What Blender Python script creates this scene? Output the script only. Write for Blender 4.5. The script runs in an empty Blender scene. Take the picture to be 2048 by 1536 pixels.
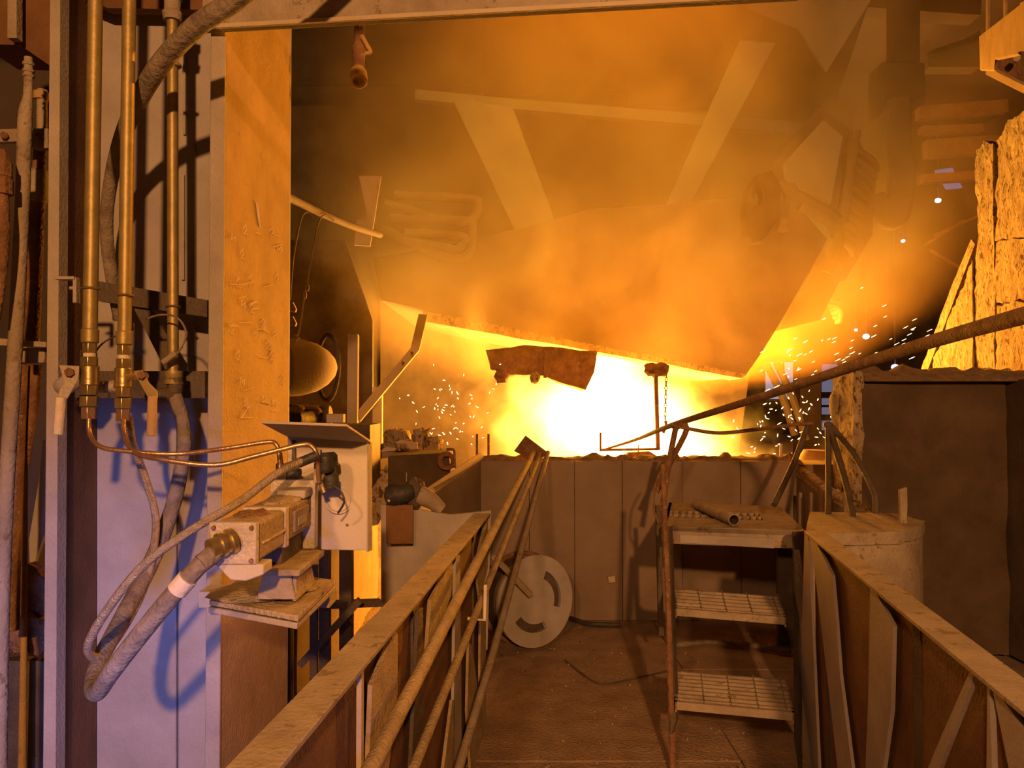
import bpy, bmesh, math, random
from mathutils import Vector, Matrix, noise
R = math.radians
random.seed(7)
S = bpy.context.scene
C = S.collection
# ------------------------------------------------------------------ camera
F = 1538.0; PITCH = R(1.2); EYE = Vector((0, 0, 1.65))
cd = bpy.data.cameras.new('camera'); cam = bpy.data.objects.new('camera', cd); C.objects.link(cam)
cd.sensor_width = 36; cd.lens = F / 2048 * 36; cd.clip_start = .05; cd.clip_end = 200
cam.location = EYE; cam.rotation_euler = (R(90) + PITCH, 0, 0); S.camera = cam
# ------------------------------------------------------------------ world, view
w = bpy.data.worlds.new('hall_air'); S.world = w; w.use_nodes = True
w.node_tree.nodes['Background'].inputs[0].default_value = (1, .38, .12, 1)
w.node_tree.nodes['Background'].inputs[1].default_value = .05
S.view_settings.view_transform = 'Standard'; S.view_settings.look = 'None'
S.view_settings.exposure = 0; S.view_settings.gamma = 1; S.view_settings.use_curve_mapping = False
S.cycles.use_denoising = True
S.cycles.max_bounces = 4; S.cycles.diffuse_bounces = 2; S.cycles.glossy_bounces = 2
S.cycles.volume_bounces = 1; S.cycles.transparent_max_bounces = 8
S.cycles.volume_step_rate = 1.7; S.cycles.volume_max_steps = 48
S.cycles.use_adaptive_sampling = True; S.cycles.adaptive_threshold = .03
S.cycles.sample_clamp_indirect = 6; S.cycles.sample_clamp_direct = 0
S.cycles.caustics_reflective = False; S.cycles.caustics_refractive = False
# ------------------------------------------------------------------ lamps and added fill lights
def point(name, loc, watt, col, rad):
    l = bpy.data.lights.new(name, 'POINT'); l.energy = watt; l.color = col; l.shadow_soft_size = rad
    o = bpy.data.objects.new(name, l); o.location = loc; C.objects.link(o); return o
def flood(name, loc, aim, watt, col, rad, ang, blend=.6):
    l = bpy.data.lights.new(name, 'SPOT'); l.energy = watt; l.color = col; l.shadow_soft_size = rad
    l.spot_size = R(ang); l.spot_blend = blend
    o = bpy.data.objects.new(name, l); o.location = loc; C.objects.link(o)
    o.rotation_euler = (Vector(aim) - Vector(loc)).to_track_quat('-Z', 'Y').to_euler(); return o
FIRE = (1.0, .30, .010)
point('fire_light', (.75, 9.3, 1.5), 1100, FIRE, .40)
point('fire_light', (1.5, 9.0, 1.45), 450, FIRE, .25)
point('fire_light', (2.75, 9.8, 1.72), 1000, FIRE, .15)
flood('warm_key_fill', (.45, -4.2, 3.5), (.15, 3.0, .8), 1450, (1, .42, .125), .10, 96, .5)
flood('warm_key_fill', (-1.1, -2.4, 3.3), (1.35, 3.6, .45), 420, (1, .43, .15), .15, 42, .7)  # unseen fill added to brighten the right handrail
flood('floodlight_cool', (-.2, -.8, .9), (-1.22, 2.5, .80), 235, (.24, .32, 1), .2, 32, 1)
flood('smoke_fill', (1.2, 4.6, 7.6), (.8, 8.6, 3.9), 2000, (1, .29, .008), .3, 70, 1)  # added out of view to light the smoke and furnace front
flood('column_fill', (2.4, 4.1, 4.25), (-.87, 2.6, 1.95), 400, (1, .32, .02), .06, 42, 1)  # unseen orange fill added to brighten the side of the column
point('hall_fill', (7.5, 19, 7), 1800, (1, .33, .05), .5)  # added fill that lifts the dark hall, not a visible source

# ------------------------------------------------------------------ materials
def mat(name, a, b, rough=.75, metal=0, scale=9, bump=.25, fine=90, spot=None, spot_amt=.58, aniso=None):
    m = bpy.data.materials.new(name); m.use_nodes = True; nt = m.node_tree; N = nt.nodes; L = nt.links
    p = N['Principled BSDF']; p.inputs['Roughness'].default_value = rough; p.inputs['Metallic'].default_value = metal
    tc = N.new('ShaderNodeTexCoord'); g = N.new('ShaderNodeNewGeometry')
    src = g.outputs['Position']
    if aniso:
        mp = N.new('ShaderNodeMapping'); mp.inputs['Scale'].default_value = aniso; L.new(src, mp.inputs[0]); src = mp.outputs[0]
    n1 = N.new('ShaderNodeTexNoise'); n1.inputs['Scale'].default_value = scale; n1.inputs['Detail'].default_value = 6; n1.inputs['Roughness'].default_value = .62
    L.new(src, n1.inputs['Vector'])
    r = N.new('ShaderNodeValToRGB'); r.color_ramp.elements[0].position = .33; r.color_ramp.elements[1].position = .68
    r.color_ramp.elements[0].color = (*a, 1); r.color_ramp.elements[1].color = (*b, 1); L.new(n1.outputs[0], r.inputs[0])
    col = r.outputs[0]
    n2 = N.new('ShaderNodeTexNoise'); n2.inputs['Scale'].default_value = fine; n2.inputs['Detail'].default_value = 3; L.new(src, n2.inputs['Vector'])
    if spot:
        n3 = N.new('ShaderNodeTexNoise'); n3.inputs['Scale'].default_value = scale * 2.7; n3.inputs['Detail'].default_value = 7; n3.inputs['Roughness'].default_value = .7
        L.new(src, n3.inputs['Vector'])
        rr = N.new('ShaderNodeValToRGB'); rr.color_ramp.elements[0].position = spot_amt; rr.color_ramp.elements[1].position = spot_amt + .06; L.new(n3.outputs[0], rr.inputs[0])
        mx = N.new('ShaderNodeMix'); mx.data_type = 'RGBA'; L.new(rr.outputs[0], mx.inputs[0]); L.new(col, mx.inputs[6]); mx.inputs[7].default_value = (*spot, 1); col = mx.outputs[2]
    L.new(col, p.inputs['Base Color'])
    ad = N.new('ShaderNodeMath'); ad.operation = 'ADD'; L.new(n1.outputs[0], ad.inputs[0]); L.new(n2.outputs[0], ad.inputs[1])
    bu = N.new('ShaderNodeBump'); bu.inputs['Strength'].default_value = bump; bu.inputs['Distance'].default_value = .02
    L.new(ad.outputs[0], bu.inputs['Height']); L.new(bu.outputs[0], p.inputs['Normal'])
    return m
def emit(name, col, s):
    m = bpy.data.materials.new(name); m.use_nodes = True; nt = m.node_tree; nt.nodes.clear()
    e = nt.nodes.new('ShaderNodeEmission'); e.inputs[0].default_value = (*col, 1); e.inputs[1].default_value = s
    o = nt.nodes.new('ShaderNodeOutputMaterial'); nt.links.new(e.outputs[0], o.inputs[0]); return m
M = dict(
 dusty=mat('dusty_steel', (.30, .25, .20), (.46, .40, .33), .85, 0, 7, .3, spot=(.22, .17, .12)),
 grey=mat('grey_painted_steel', (.36, .33, .31), (.50, .46, .43), .7, 0, 5, .2),
 plate=mat('pale_plate', (.36, .34, .35), (.50, .48, .50), .75, 0, 4, .15),
 orangeface=mat('weathered_firelit_paint', (.40, .28, .13), (.54, .38, .18), .8, 0, 6, .25, spot=(.30, .22, .14), spot_amt=.64),  # orange of the firelight put into the paint colour, plus weathered spots
 dark=mat('dark_steel', (.07, .055, .045), (.14, .11, .085), .7, 0, 6, .3),
 brown=mat('brown_sheet', (.13, .065, .03), (.25, .13, .06), .8, 0, 4, .25),
 rust=mat('rusty_steel', (.16, .08, .045), (.32, .18, .10), .85, 0, 14, .5, spot=(.42, .36, .30), spot_amt=.6),
 brass=mat('brass', (.55, .42, .18), (.72, .58, .28), .33, .85, 30, .05),
 brasspipe=mat('dirty_brass_pipe', (.34, .28, .12), (.48, .38, .17), .5, .5, 16, .05),
 copper=mat('copper_tube', (.45, .28, .16), (.60, .42, .26), .35, .75, 24, .1),
 hose=mat('dusty_rubber_hose', (.16, .13, .11), (.36, .31, .26), .85, 0, 18, .4),
 braid=mat('braided_hose', (.34, .28, .20), (.58, .48, .34), .5, .3, 60, .5, fine=240),
 black=mat('black_rubber', (.03, .03, .032), (.07, .065, .06), .55, 0, 20, .2),
 alu=mat('cast_aluminium', (.44, .40, .34), (.60, .55, .48), .6, .25, 14, .2),
 aludust=mat('ochre_dust_on_metal', (.34, .27, .17), (.54, .45, .30), .9, 0, 12, .5),
 ivory=mat('ivory_shield_sheet', (.52, .48, .40), (.64, .60, .52), .6, 0, 3, .08, spot=(.50, .42, .22), spot_amt=.66),
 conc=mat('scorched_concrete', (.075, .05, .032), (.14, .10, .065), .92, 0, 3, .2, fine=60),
 floor=mat('dust_covered_floor', (.27, .19, .14), (.42, .31, .23), .93, 0, 5, .6, fine=70, spot=(.44, .36, .29), spot_amt=.68),
 basin=mat('heat_stained_plate', (.22, .17, .13), (.32, .25, .20), .85, 0, 2.2, .2),
 slag=mat('slag_crust', (.28, .21, .13), (.52, .42, .28), .95, 0, 9, .7, fine=60, spot=(.10, .06, .03), spot_amt=.53, aniso=(1.3, 1.3, .8)),
 sand=mat('burnt_sand', (.22, .15, .10), (.40, .29, .20), 1, 0, 20, .9),
 hood=mat('sooty_hood_plate', (.10, .075, .055), (.18, .14, .10), .9, 0, 1.5, .3),
 furnace=mat('furnace_shell', (.20, .15, .10), (.32, .24, .16), .9, 0, 1.2, .3),
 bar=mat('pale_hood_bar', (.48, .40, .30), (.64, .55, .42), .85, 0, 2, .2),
 far=mat('hall_steel', (.05, .04, .035), (.12, .09, .07), .9, 0, .6, .2),
 chalk=mat('chalk', (.70, .62, .50), (.85, .78, .66), .95, 0, 40, .2),
 hot=emit('molten_steel', (1, .52, .09), 18),
 spark=emit('spark_glow', (1, .66, .30), 9),
 lamp=emit('far_lamp', (.95, .95, 1), 8),
 bluelamp=emit('blue_arc_lamp', (.35, .35, 1), 9),
 win=emit('daylit_opening', (.50, .42, .52), .62),
 dimwin=emit('dim_opening', (.30, .27, .40), .45),
)
# ------------------------------------------------------------------ geometry helpers
def ray(px, py):
    d = Vector(((px - 1024) / F, 0, 0)) + Vector((0, math.cos(PITCH), math.sin(PITCH))) + Vector((0, -math.sin(PITCH), math.cos(PITCH))) * ((768 - py) / F)
    return d
def P(px, py, Y):                      # world point seen at a photograph pixel, Y metres ahead
    d = ray(px, py); return EYE + d * (Y / d.y)
def PZ(px, py, z):
    d = ray(px, py); return EYE + d * ((z - EYE.z) / d.z)
def PP(px, py, p0, n):
    d = ray(px, py); n = Vector(n); return EYE + d * ((Vector(p0) - EYE).dot(n) / d.dot(n))
class MB:
    def __init__(s): s.v = []; s.f = []
    def add(s, vs, fs):
        k = len(s.v); s.v += [Vector(v) for v in vs]; s.f += [tuple(i + k for i in f) for f in fs]; return s
    def prism(s, pts, vec):
        n = len(pts); vec = Vector(vec); a = [Vector(p) for p in pts]
        nn = Vector((0, 0, 0))
        for i in range(n): nn += a[i].cross(a[(i + 1) % n])
        fs = [tuple(range(n)), tuple(range(2 * n - 1, n - 1, -1))] + [(i, i + n, (i + 1) % n + n, (i + 1) % n) for i in range(n)]
        if nn.dot(vec) > 0: fs = [tuple(reversed(f)) for f in fs]
        return s.add(a + [p + vec for p in a], fs)
    def box(s, lo, hi):
        (x0, y0, z0), (x1, y1, z1) = lo, hi
        return s.prism([(x0, y0, z0), (x1, y0, z0), (x1, y1, z0), (x0, y1, z0)], (0, 0, z1 - z0))
    def bar(s, a, b, wd, dp, up=(0, 1, 0)):     # rectangular bar from a to b; dp along up
        a = Vector(a); b = Vector(b); d = (b - a).normalized(); up = Vector(up)
        u = (up - d * up.dot(d)).normalized(); x = d.cross(u)
        q = [a + x * (i * wd / 2) + u * (j * dp / 2) for i, j in ((-1, -1), (1, -1), (1, 1), (-1, 1))]
        return s.prism(q, b - a)
    def tube(s, pts, r, seg=12, caps=True, smooth=0):
        pts = [Vector(p) for p in pts]
        rr = list(r) if isinstance(r, (list, tuple)) else [r] * len(pts)
        if smooth:
            q = []; q2 = []; n = len(pts)
            for i in range(n - 1):
                p0 = pts[max(i - 1, 0)]; p1 = pts[i]; p2 = pts[i + 1]; p3 = pts[min(i + 2, n - 1)]
                for j in range(smooth):
                    t = j / smooth
                    q.append(.5 * ((2 * p1) + (-p0 + p2) * t + (2 * p0 - 5 * p1 + 4 * p2 - p3) * t * t + (-p0 + 3 * p1 - 3 * p2 + p3) * t ** 3))
                    q2.append(rr[i] * (1 - t) + rr[i + 1] * t)
            q.append(pts[-1]); q2.append(rr[-1]); pts = q; rr = q2
        n = len(pts); t0 = (pts[1] - pts[0]).normalized()
        u = t0.orthogonal().normalized(); vs = []; prev = t0
        for i in range(n):
            t = ((pts[min(i + 1, n - 1)] - pts[max(i - 1, 0)])).normalized()
            u = prev.rotation_difference(t) @ u; u = (u - t * u.dot(t)).normalized(); prev = t
            b = t.cross(u)
            for k in range(seg):
                a = 2 * math.pi * k / seg; vs.append(pts[i] + (u * math.cos(a) + b * math.sin(a)) * rr[i])
        fs = [(i * seg + k, i * seg + (k + 1) % seg, (i + 1) * seg + (k + 1) % seg, (i + 1) * seg + k) for i in range(n - 1) for k in range(seg)]
        if caps: fs += [tuple(range(seg - 1, -1, -1)), tuple((n - 1) * seg + k for k in range(seg))]
        return s.add(vs, fs)
    def lathe(s, a, b, prof, seg=16):           # prof: (t along a-b, radius)
        a = Vector(a); b = Vector(b)
        d = (b - a).normalized(); u = d.orthogonal().normalized(); w_ = d.cross(u); vs = []
        n = len(prof)
        for t, r in prof:
            for k in range(seg):
                an = 2 * math.pi * k / seg; vs.append(a.lerp(b, t) + (u * math.cos(an) + w_ * math.sin(an)) * r)
        fs = [(i * seg + k, i * seg + (k + 1) % seg, (i + 1) * seg + (k + 1) % seg, (i + 1) * seg + k) for i in range(n - 1) for k in range(seg)]
        fs += [tuple(range(seg - 1, -1, -1)), tuple((n - 1) * seg + k for k in range(seg))]
        return s.add(vs, fs)
    def torus(s, c, ax, Rr, r, n=20, seg=8, sx=1, sq=None):
        c = Vector(c); ax = Vector(ax).normalized(); u = Vector(sq).normalized() if sq else ax.orthogonal().normalized(); w_ = ax.cross(u); vs = []
        for i in range(n):
            a = 2 * math.pi * i / n; d = u * math.cos(a) * sx + w_ * math.sin(a); dn = d.normalized()
            for k in range(seg):
                b = 2 * math.pi * k / seg; vs.append(c + d * Rr + (dn * math.cos(b) + ax * math.sin(b)) * r)
        return s.add(vs, [(i * seg + k, ((i + 1) % n) * seg + k, ((i + 1) % n) * seg + (k + 1) % seg, i * seg + (k + 1) % seg) for i in range(n) for k in range(seg)])
    def blob(s, c, rx, ry, rz, seed=0, amp=.25, n=12, m=8, box=0):
        c = Vector(c); vs = [c + Vector((0, 0, rz))]
        for i in range(1, m):
            th = math.pi * i / m
            for k in range(n):
                ph = 2 * math.pi * k / n
                d = Vector((math.sin(th) * math.cos(ph), math.sin(th) * math.sin(ph), math.cos(th)))
                if box: mxx = max(abs(d.x), abs(d.y), abs(d.z)); d = d.lerp(d / mxx, box)
                f = 1 + amp * noise.noise(d * 1.7 + Vector((seed, seed * .7, 0))) + amp * .4 * noise.noise(d * 4 + Vector((seed, 0, 0)))
                vs.append(c + Vector((d.x * rx, d.y * ry, d.z * rz)) * f)
        vs.append(c - Vector((0, 0, rz)))
        L_ = len(vs) - 1
        fs = [(0, 1 + k, 1 + (k + 1) % n) for k in range(n)]
        fs += [(1 + i * n + k, 1 + (i + 1) * n + k, 1 + (i + 1) * n + (k + 1) % n, 1 + i * n + (k + 1) % n) for i in range(m - 2) for k in range(n)]
        fs += [(L_, 1 + (m - 2) * n + (k + 1) % n, 1 + (m - 2) * n + k) for k in range(n)]
        return s.add(vs, fs)
    def rough(s, cuts=2, amp=.02, freq=3, seed=0):
        bm = bmesh.new(); vv = [bm.verts.new(v) for v in s.v]
        for f in s.f:
            try: bm.faces.new([vv[i] for i in f])
            except ValueError: pass
        bmesh.ops.recalc_face_normals(bm, faces=bm.faces[:])
        bmesh.ops.triangulate(bm, faces=bm.faces[:])
        for _ in range(cuts):
            L_ = sorted(e.calc_length() for e in bm.edges); lim = L_[len(L_) // 3]
            bmesh.ops.subdivide_edges(bm, edges=[e for e in bm.edges if e.calc_length() >= lim * .8], cuts=1)
            bmesh.ops.triangulate(bm, faces=bm.faces[:])
        bm.normal_update()
        off = Vector((seed * 3.1, seed * 1.7, seed))
        dd = [v.normal * amp * (noise.noise(v.co * freq + off) + .6 * noise.noise(v.co * freq * 2.7 + off)) for v in bm.verts]
        for v, d in zip(bm.verts, dd): v.co += d
        bm.verts.index_update()
        s.v = [v.co.copy() for v in bm.verts]; s.f = [tuple(v.index for v in f.verts) for f in bm.faces]; bm.free(); return s
    def build(s, name, m, parent=None, bevel=0, sharp=38):
        lo = [min(v[i] for v in s.v) for i in range(3)]; hi = [max(v[i] for v in s.v) for i in range(3)]
        o0 = Vector(((lo[0] + hi[0]) / 2, (lo[1] + hi[1]) / 2, lo[2]))
        me = bpy.data.meshes.new(name); me.from_pydata([v - o0 for v in s.v], [], s.f); me.update()
        bm = bmesh.new(); bm.from_mesh(me); bmesh.ops.recalc_face_normals(bm, faces=bm.faces[:]); bm.to_mesh(me); bm.free()
        me.polygons.foreach_set('use_smooth', [True] * len(me.polygons)); me.set_sharp_from_angle(angle=R(sharp))
        me.materials.append(M[m] if isinstance(m, str) else m)
        o = bpy.data.objects.new(name, me); C.objects.link(o)
        o.location = o0
        if parent:
            o.parent = parent; p = parent
            while p: o.location -= p.location; p = p.parent
        if bevel:
            b = o.modifiers.new('bevel', 'BEVEL'); b.width = bevel; b.segments = 2; b.limit_method = 'ANGLE'
        return o
def tag(o, label=None, cat=None, group=None, kind=None):
    if label: o['label'] = label
    if cat: o['category'] = cat
    if group: o['group'] = group
    if kind: o['kind'] = kind
    return o
ROOTS = []
def thing(name, label, cat, group=None, kind=None):
    o = bpy.data.objects.new(name, None); C.objects.link(o); o.empty_display_size = .1
    ROOTS.append(o); return tag(o, label, cat, group, kind)
def poly(pts, Y): return [P(x, y, Y) for x, y in pts]
def quad(x0, y0, x1, y1, Y): return poly([(x0, y1), (x1, y1), (x1, y0), (x0, y0)], Y)
def plate(pts, Y, th=.02): return MB().prism(poly(pts, Y), (0, th, 0))
def ridge(a, b, wd, h, seed=0, n=40, skirt=.03):     # crumbly heap along a line
    a = Vector(a); b = Vector(b); d = (b - a).normalized(); x = Vector((-d.y, d.x, 0)).normalized(); m = MB(); vs = []; K = 7
    for i in range(n + 1):
        c = a.lerp(b, i / n)
        for k in range(K):
            t = k / (K - 1) * 2 - 1
            hh = h * (1 - t * t) * (.55 + .9 * abs(noise.noise(Vector((i * .23 + seed, seed, t)))) + .5 * noise.noise(Vector((i * .9, seed, t * 2))))
            if k in (0, K - 1): hh = -skirt
            vs.append(c + x * (t * wd / 2) + Vector((0, 0, hh)))
    fs = [(i * K + k, (i + 1) * K + k, (i + 1) * K + k + 1, i * K + k + 1) for i in range(n) for k in range(K - 1)]
    fs += [(i * K, i * K + K - 1, (i + 1) * K + K - 1, (i + 1) * K) for i in range(n)]
    fs += [tuple(range(K)), tuple(n * K + k for k in range(K - 1, -1, -1))]
    return m.add(vs, fs)

# ================================================================== SETTING
# floor of the walkway, plates with open joints
fl = tag(MB().box((-9, -6, -.12), (16, 40, -.03)).build('floor', 'floor'), 'dusty shop floor seen below the furnace basin', 'floor', None, 'structure')
fx = [-.62, 1.05, 2.6]; fy = [1.0, 2.3, 3.55, 4.75, 6.1]
for i in range(2):
    for j in range(4):
        MB().box((fx[i] + .004, fy[j] + .004, -.035), (fx[i + 1] - .004, fy[j + 1] - .004, random.uniform(-.004, .004))).rough(3, .006, 5, i + j).build('floor_plate', 'floor', fl)
tag(MB().box((-9, -6, 11), (16, 40, 11.2)).build('ceiling', 'far'), None, None, None, 'structure')
# hall walls, far beyond the furnace
def struct(o): o['kind'] = 'structure'; return o
hw = struct(MB().box((-9, 38, 0), (30, 38.3, 11)).build('wall_back', 'far'))
struct(MB().box((16, -6, 0), (16.2, 40, 11)).build('wall_right', 'far'))

# front wall of the basin: separate steel panels on a frame
zt = 1.19
bw = struct(MB().box((-.26, 5.86, 0), (3.2, 6.3, zt - .03)).build('wall_basin', 'basin'))
seams = [-.25, .13, .47, .83, 1.28, 1.72, 2.16]
for i in range(len(seams) - 1):
    MB().box((seams[i] + .0015, 5.80 - .006 * (i % 2), .0), (seams[i + 1] - .0015, 5.86, zt)).build('wall_panel', 'basin', bw, .003)
tag(ridge((-.30, 6.0, zt - .02), (2.2, 6.0, zt - .02), .40, .06, 3, 70, .005).build('sand_ridge', 'sand'), 'crumbly burnt sand heaped along the top of the basin wall', 'sand', None, 'stuff')
# left flank of the basin: slanting leading plate with bright top edge
t = thing('basin_flank_plate', 'slanted dark plate with bright top bar left of the basin wall', 'plate')
MB().prism([P(960, 918, 5.85), P(862, 975, 4.9), P(862, 1300, 4.9), P(960, 1240, 5.85)], (.03, .02, 0)).build('plate', 'basin', t)
MB().bar(P(962, 912, 5.88), P(856, 984, 4.85), .05, .03).build('top_bar', 'bar', t)
for x in (890, 905, 922): MB().bar(P(x, 960, 5.12 + (x - 880) * .008), P(x, 1270, 5.12 + (x - 880) * .008), .02, .03).build('rib', 'basin', t)

# ================================================================== LEFT STEELWORK
wl = struct(MB().prism([P(190, -230, 2.62), P(425, -230, 2.62), P(425, 1800, 2.62), P(190, 1800, 2.62)], (0, .03, 0)).build('wall_left', 'plate'))
for a, b in ((192, 352), (356, 424)):
    MB().prism([P(a, -225, 2.60), P(b, -225, 2.60), P(b, 1750, 2.60), P(a, 1750, 2.60)], (0, .018, 0)).build('wall_panel', 'plate', wl, .004)
for x, y0, y1 in ((370, 80, 270), (388, 290, 590), (367, 350, 560), (388, 650, 712)):
    MB().bar(P(x, y0, 2.595), P(x, y1, 2.595), .009, .012).build('lit_gap_strip', 'grey', wl)  # pale strips shaped as the lit gaps on the plate
MB().box((-4.5, 3.3, 0), (-1.2, 3.4, 4.2)).build('wall_left', 'far')['kind'] = 'structure'
# steel column A (channel) at the far left
t = thing('steel_column', 'tall grey-edged channel column with dark brown web behind the valve levers', 'column')
MB().prism([P(122, -300, 2.3), P(102, -300, 2.3), P(84, 1700, 2.3), P(110, 1700, 2.3)], (.0, .05, 0)).build('flange', 'grey', t, .002)
MB().prism([P(122, -300, 2.32), P(110, 1700, 2.32), P(192, 1700, 2.59), P(194, -230, 2.59)], (-.02, .01, 0)).build('web', 'brown', t)
# steel column B lit by the fire
t = thing('steel_column', 'tall box column with fire-lit orange side and chalk scribbles beside the white shield', 'column')
z0, z1 = -.1, 4.0
def colz(px0, Y0, px1, Y1, za, zb):
    a = P(px0, 800, Y0); b = P(px1, 800, Y1)
    return [Vector((a.x, a.y, za)), Vector((b.x, b.y, za)), Vector((b.x, b.y, zb)), Vector((a.x, a.y, zb))]
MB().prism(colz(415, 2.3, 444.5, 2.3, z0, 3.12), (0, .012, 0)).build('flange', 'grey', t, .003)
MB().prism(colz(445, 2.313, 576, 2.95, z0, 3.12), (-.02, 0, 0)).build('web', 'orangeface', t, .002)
a = P(576, 800, 2.95)
MB().box((a.x - .26, a.y, z0), (a.x, a.y + .02, 3.12)).build('back_flange', 'grey', t, .002)
# chalk scribbles as thin strokes lying on the web
pw = colz(445, 2.3, 576, 2.95, 0, 1); pn = (pw[1] - pw[0]).cross(Vector((0, 0, 1))).normalized()
if pn.x < 0: pn = -pn
def stroke(pts, r=.0016): return [PP(x, y, pw[0] + pn * .002, pn) for x, y in pts]
ch = MB(); rnd = random.Random(4)
for base in range(46):
    x = rnd.uniform(455, 560); y = rnd.choice([470, 500, 560, 610, 655, 700, 745, 790, 812]) + rnd.uniform(-14, 14)
    k = rnd.random()
    if k < .35: pts = [(x, y), (x + rnd.uniform(10, 26), y + rnd.uniform(-6, 4))]
    elif k < .7: pts = [(x, y), (x + 6, y - 8), (x + 8, y + 2), (x + 2, y + 10), (x + 10, y + 12)]
    else: pts = [(x, y), (x - 2, y + 12), (x + 7, y + 6), (x + 7, y + 16)]
    ch.tube(stroke(pts), .0012, 4)
ch.tube(stroke([(480, 835), (505, 835), (498, 812), (484, 834)]), .0014, 4)
o = ch.build('chalk_scribble', 'chalk', t); tag(o, 'pale chalk scribbles on the orange web', kind='stuff')
MB().tube(stroke([(514, 405), (517, 430), (521, 455)]), .004, 6).build('weld_bead', 'chalk', t)

# overhead beam
t = thing('overhead_beam', 'long overhead steel beam with bright fire-lit lower lip above the column', 'beam')
A = P(405, 60, 2.27); B = P(1600, -6, 2.1)
MB().prism([A, B, B + Vector((0, 0, .28)), A + Vector((0, 0, .28))], (0, .02, 0)).build('web', 'dusty', t)
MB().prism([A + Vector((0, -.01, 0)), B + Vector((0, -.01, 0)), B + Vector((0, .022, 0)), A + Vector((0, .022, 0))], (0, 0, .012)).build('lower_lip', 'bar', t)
t = thing('roof_plate', 'dark overhead plate above the brass pipes in the top corner', 'plate')
MB().prism([PZ(-30, 12, 3.2), PZ(470, 12, 3.2), PZ(700, -500, 3.2), PZ(-400, -500, 3.2)], (0, 0, .03)).build('sheet', 'brown', t)
MB().bar(P(110, 25, 2.4), P(185, 85, 2.6), .02, .02).build('edge_bar', 'dark', t)
MB().prism(poly([(128, -90), (440, -90), (430, 20), (215, 16), (128, -20)], 2.5), (0, .04, 0)).build('shade_strip', 'brown', t)  # dark strip added for the band of roof shadow
t = thing('gusset_plate', 'dark box header above the far left pipes', 'plate')
MB().prism(poly([(-40, -40), (100, -20), (98, 130), (40, 90), (-40, 88)], 2.55), (0, .2, 0)).build('sheet', 'brown', t)
MB().bar(P(30, -20, 2.5), P(30, 80, 2.5), .03, .03).build('stiffener', 'dusty', t)

# vertical pipes in the left recess
def pipe(name, label, pts, r, m, cat='pipe', smooth=6, **k):
    return tag(MB().tube(pts, r, 14, True, smooth).build(name, m), label, cat, **k)
t = thing('supply_pipe', 'thick dusty grey-green pipe, leftmost full-height one', 'pipe')
MB().tube([P(57, 115, 2.3), P(56, 190, 2.3), P(50, 240, 2.3), P(45, 400, 2.3), P(30, 700, 2.3), P(12, 1000, 2.3), P(2, 1300, 2.3), P(-2, 1620, 2.3)], [.012, .013, .02, .02, .0205, .021, .021, .021], 14, True, 5).build('pipe_body', 'dusty', t)
for y in (128, 142, 152): MB().torus(P(57, y, 2.3), (0, 0, 1), .011, .006).build('ring', 'dusty', t)
t = thing('rusty_pipe', 'rust-streaked vertical pipe with couplings hung behind the grey-green pipe', 'pipe')
MB().tube([P(84, 180, 2.5), P(84, 260, 2.5)], .016, 12).build('pipe_body', 'dusty', t)
MB().tube([P(82, 185, 2.5), P(82, 200, 2.5)], .024, 12).build('cap', 'orangeface', t)
MB().tube([P(80, 300, 2.5), P(78, 345, 2.5)], .020, 12).build('pipe_body', 'rust', t)
MB().tube([P(75, 340, 2.5), P(74, 405, 2.5)], .030, 14).build('coupling', 'dusty', t, .003)
MB().tube([P(74, 405, 2.5), P(62, 690, 2.5)], .025, 14).build('pipe_body', 'rust', t)
t = thing('pipe_clamp', 'bolted flat clamp bar across the two left pipes near the top', 'clamp')
MB().prism(poly([(-10, 258), (50, 256), (50, 283), (-10, 284)], 2.36), (0, .02, 0)).build('bar', 'dusty', t, .003)
MB().prism(poly([(62, 256), (95, 256), (96, 296), (62, 296)], 2.42), (0, .03, 0)).build('lug', 'dusty', t, .003)
MB().tube([P(8, 270, 2.36), P(8, 270, 2.34)], .011, 6).build('bolt', 'rust', t)
MB().tube([P(78, 272, 2.42), P(78, 272, 2.40)], .012, 6).build('bolt', 'rust', t)
t = thing('pipe_clamp', 'wide pale clamp plate low on the left pipes beside the column edge', 'clamp')
MB().prism(poly([(-10, 676), (92, 684), (92, 694), (-10, 690)], 2.4), (0, .05, 0)).build('bar', 'dusty', t)
MB().prism(poly([(40, 696), (90, 696), (88, 726), (40, 726)], 2.45), (0, .03, 0)).build('lug', 'dusty', t, .003)
t = thing('knotted_hose', 'lumpy wrapped hose cut off by the left picture edge', 'hose')
MB().tube([P(2, 300, 2.2), P(6, 340, 2.2), P(4, 395, 2.2), P(8, 460, 2.2), P(4, 540, 2.2), P(-8, 640, 2.2)], [.012, .024, .018, .016, .014, .012], 12, True, 5).build('hose_body', 'rust', t)
for x, y in ((4, 340), (6, 375)): MB().tube([P(x, y - 14, 2.2), P(x, y + 14, 2.2)], .027, 8).build('wrap', 'rust', t)
pipe('thin_pipe', 'thin pale pipe running down between the rusty pipe and the column', [P(66, 410, 2.7), P(52, 640, 2.7), P(40, 800, 2.6), P(28, 1100, 2.6), P(30, 1250, 2.6)], .012, 'dusty')
pipe('red_white_pipe', 'broad pale pipe with reddish stripe in the lower left recess', [P(40, 728, 2.55), P(30, 950, 2.55), P(22, 1100, 2.5), P(18, 1260, 2.5)], [.024, .026, .03, .03], 'rust')
pipe('stub_pipe', 'short rust-topped pipe under the low clamp plate', [P(70, 730, 2.6), P(66, 800, 2.6), P(50, 930, 2.6)], [.022, .02, .014], 'rust')
pipe('yellow_rod', 'fire-lit yellowish rod at the foot of the left recess', [P(52, 860, 2.65), P(50, 1100, 2.65), P(44, 1560, 2.65)], [.006, .008, .014], 'orangeface')
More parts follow.
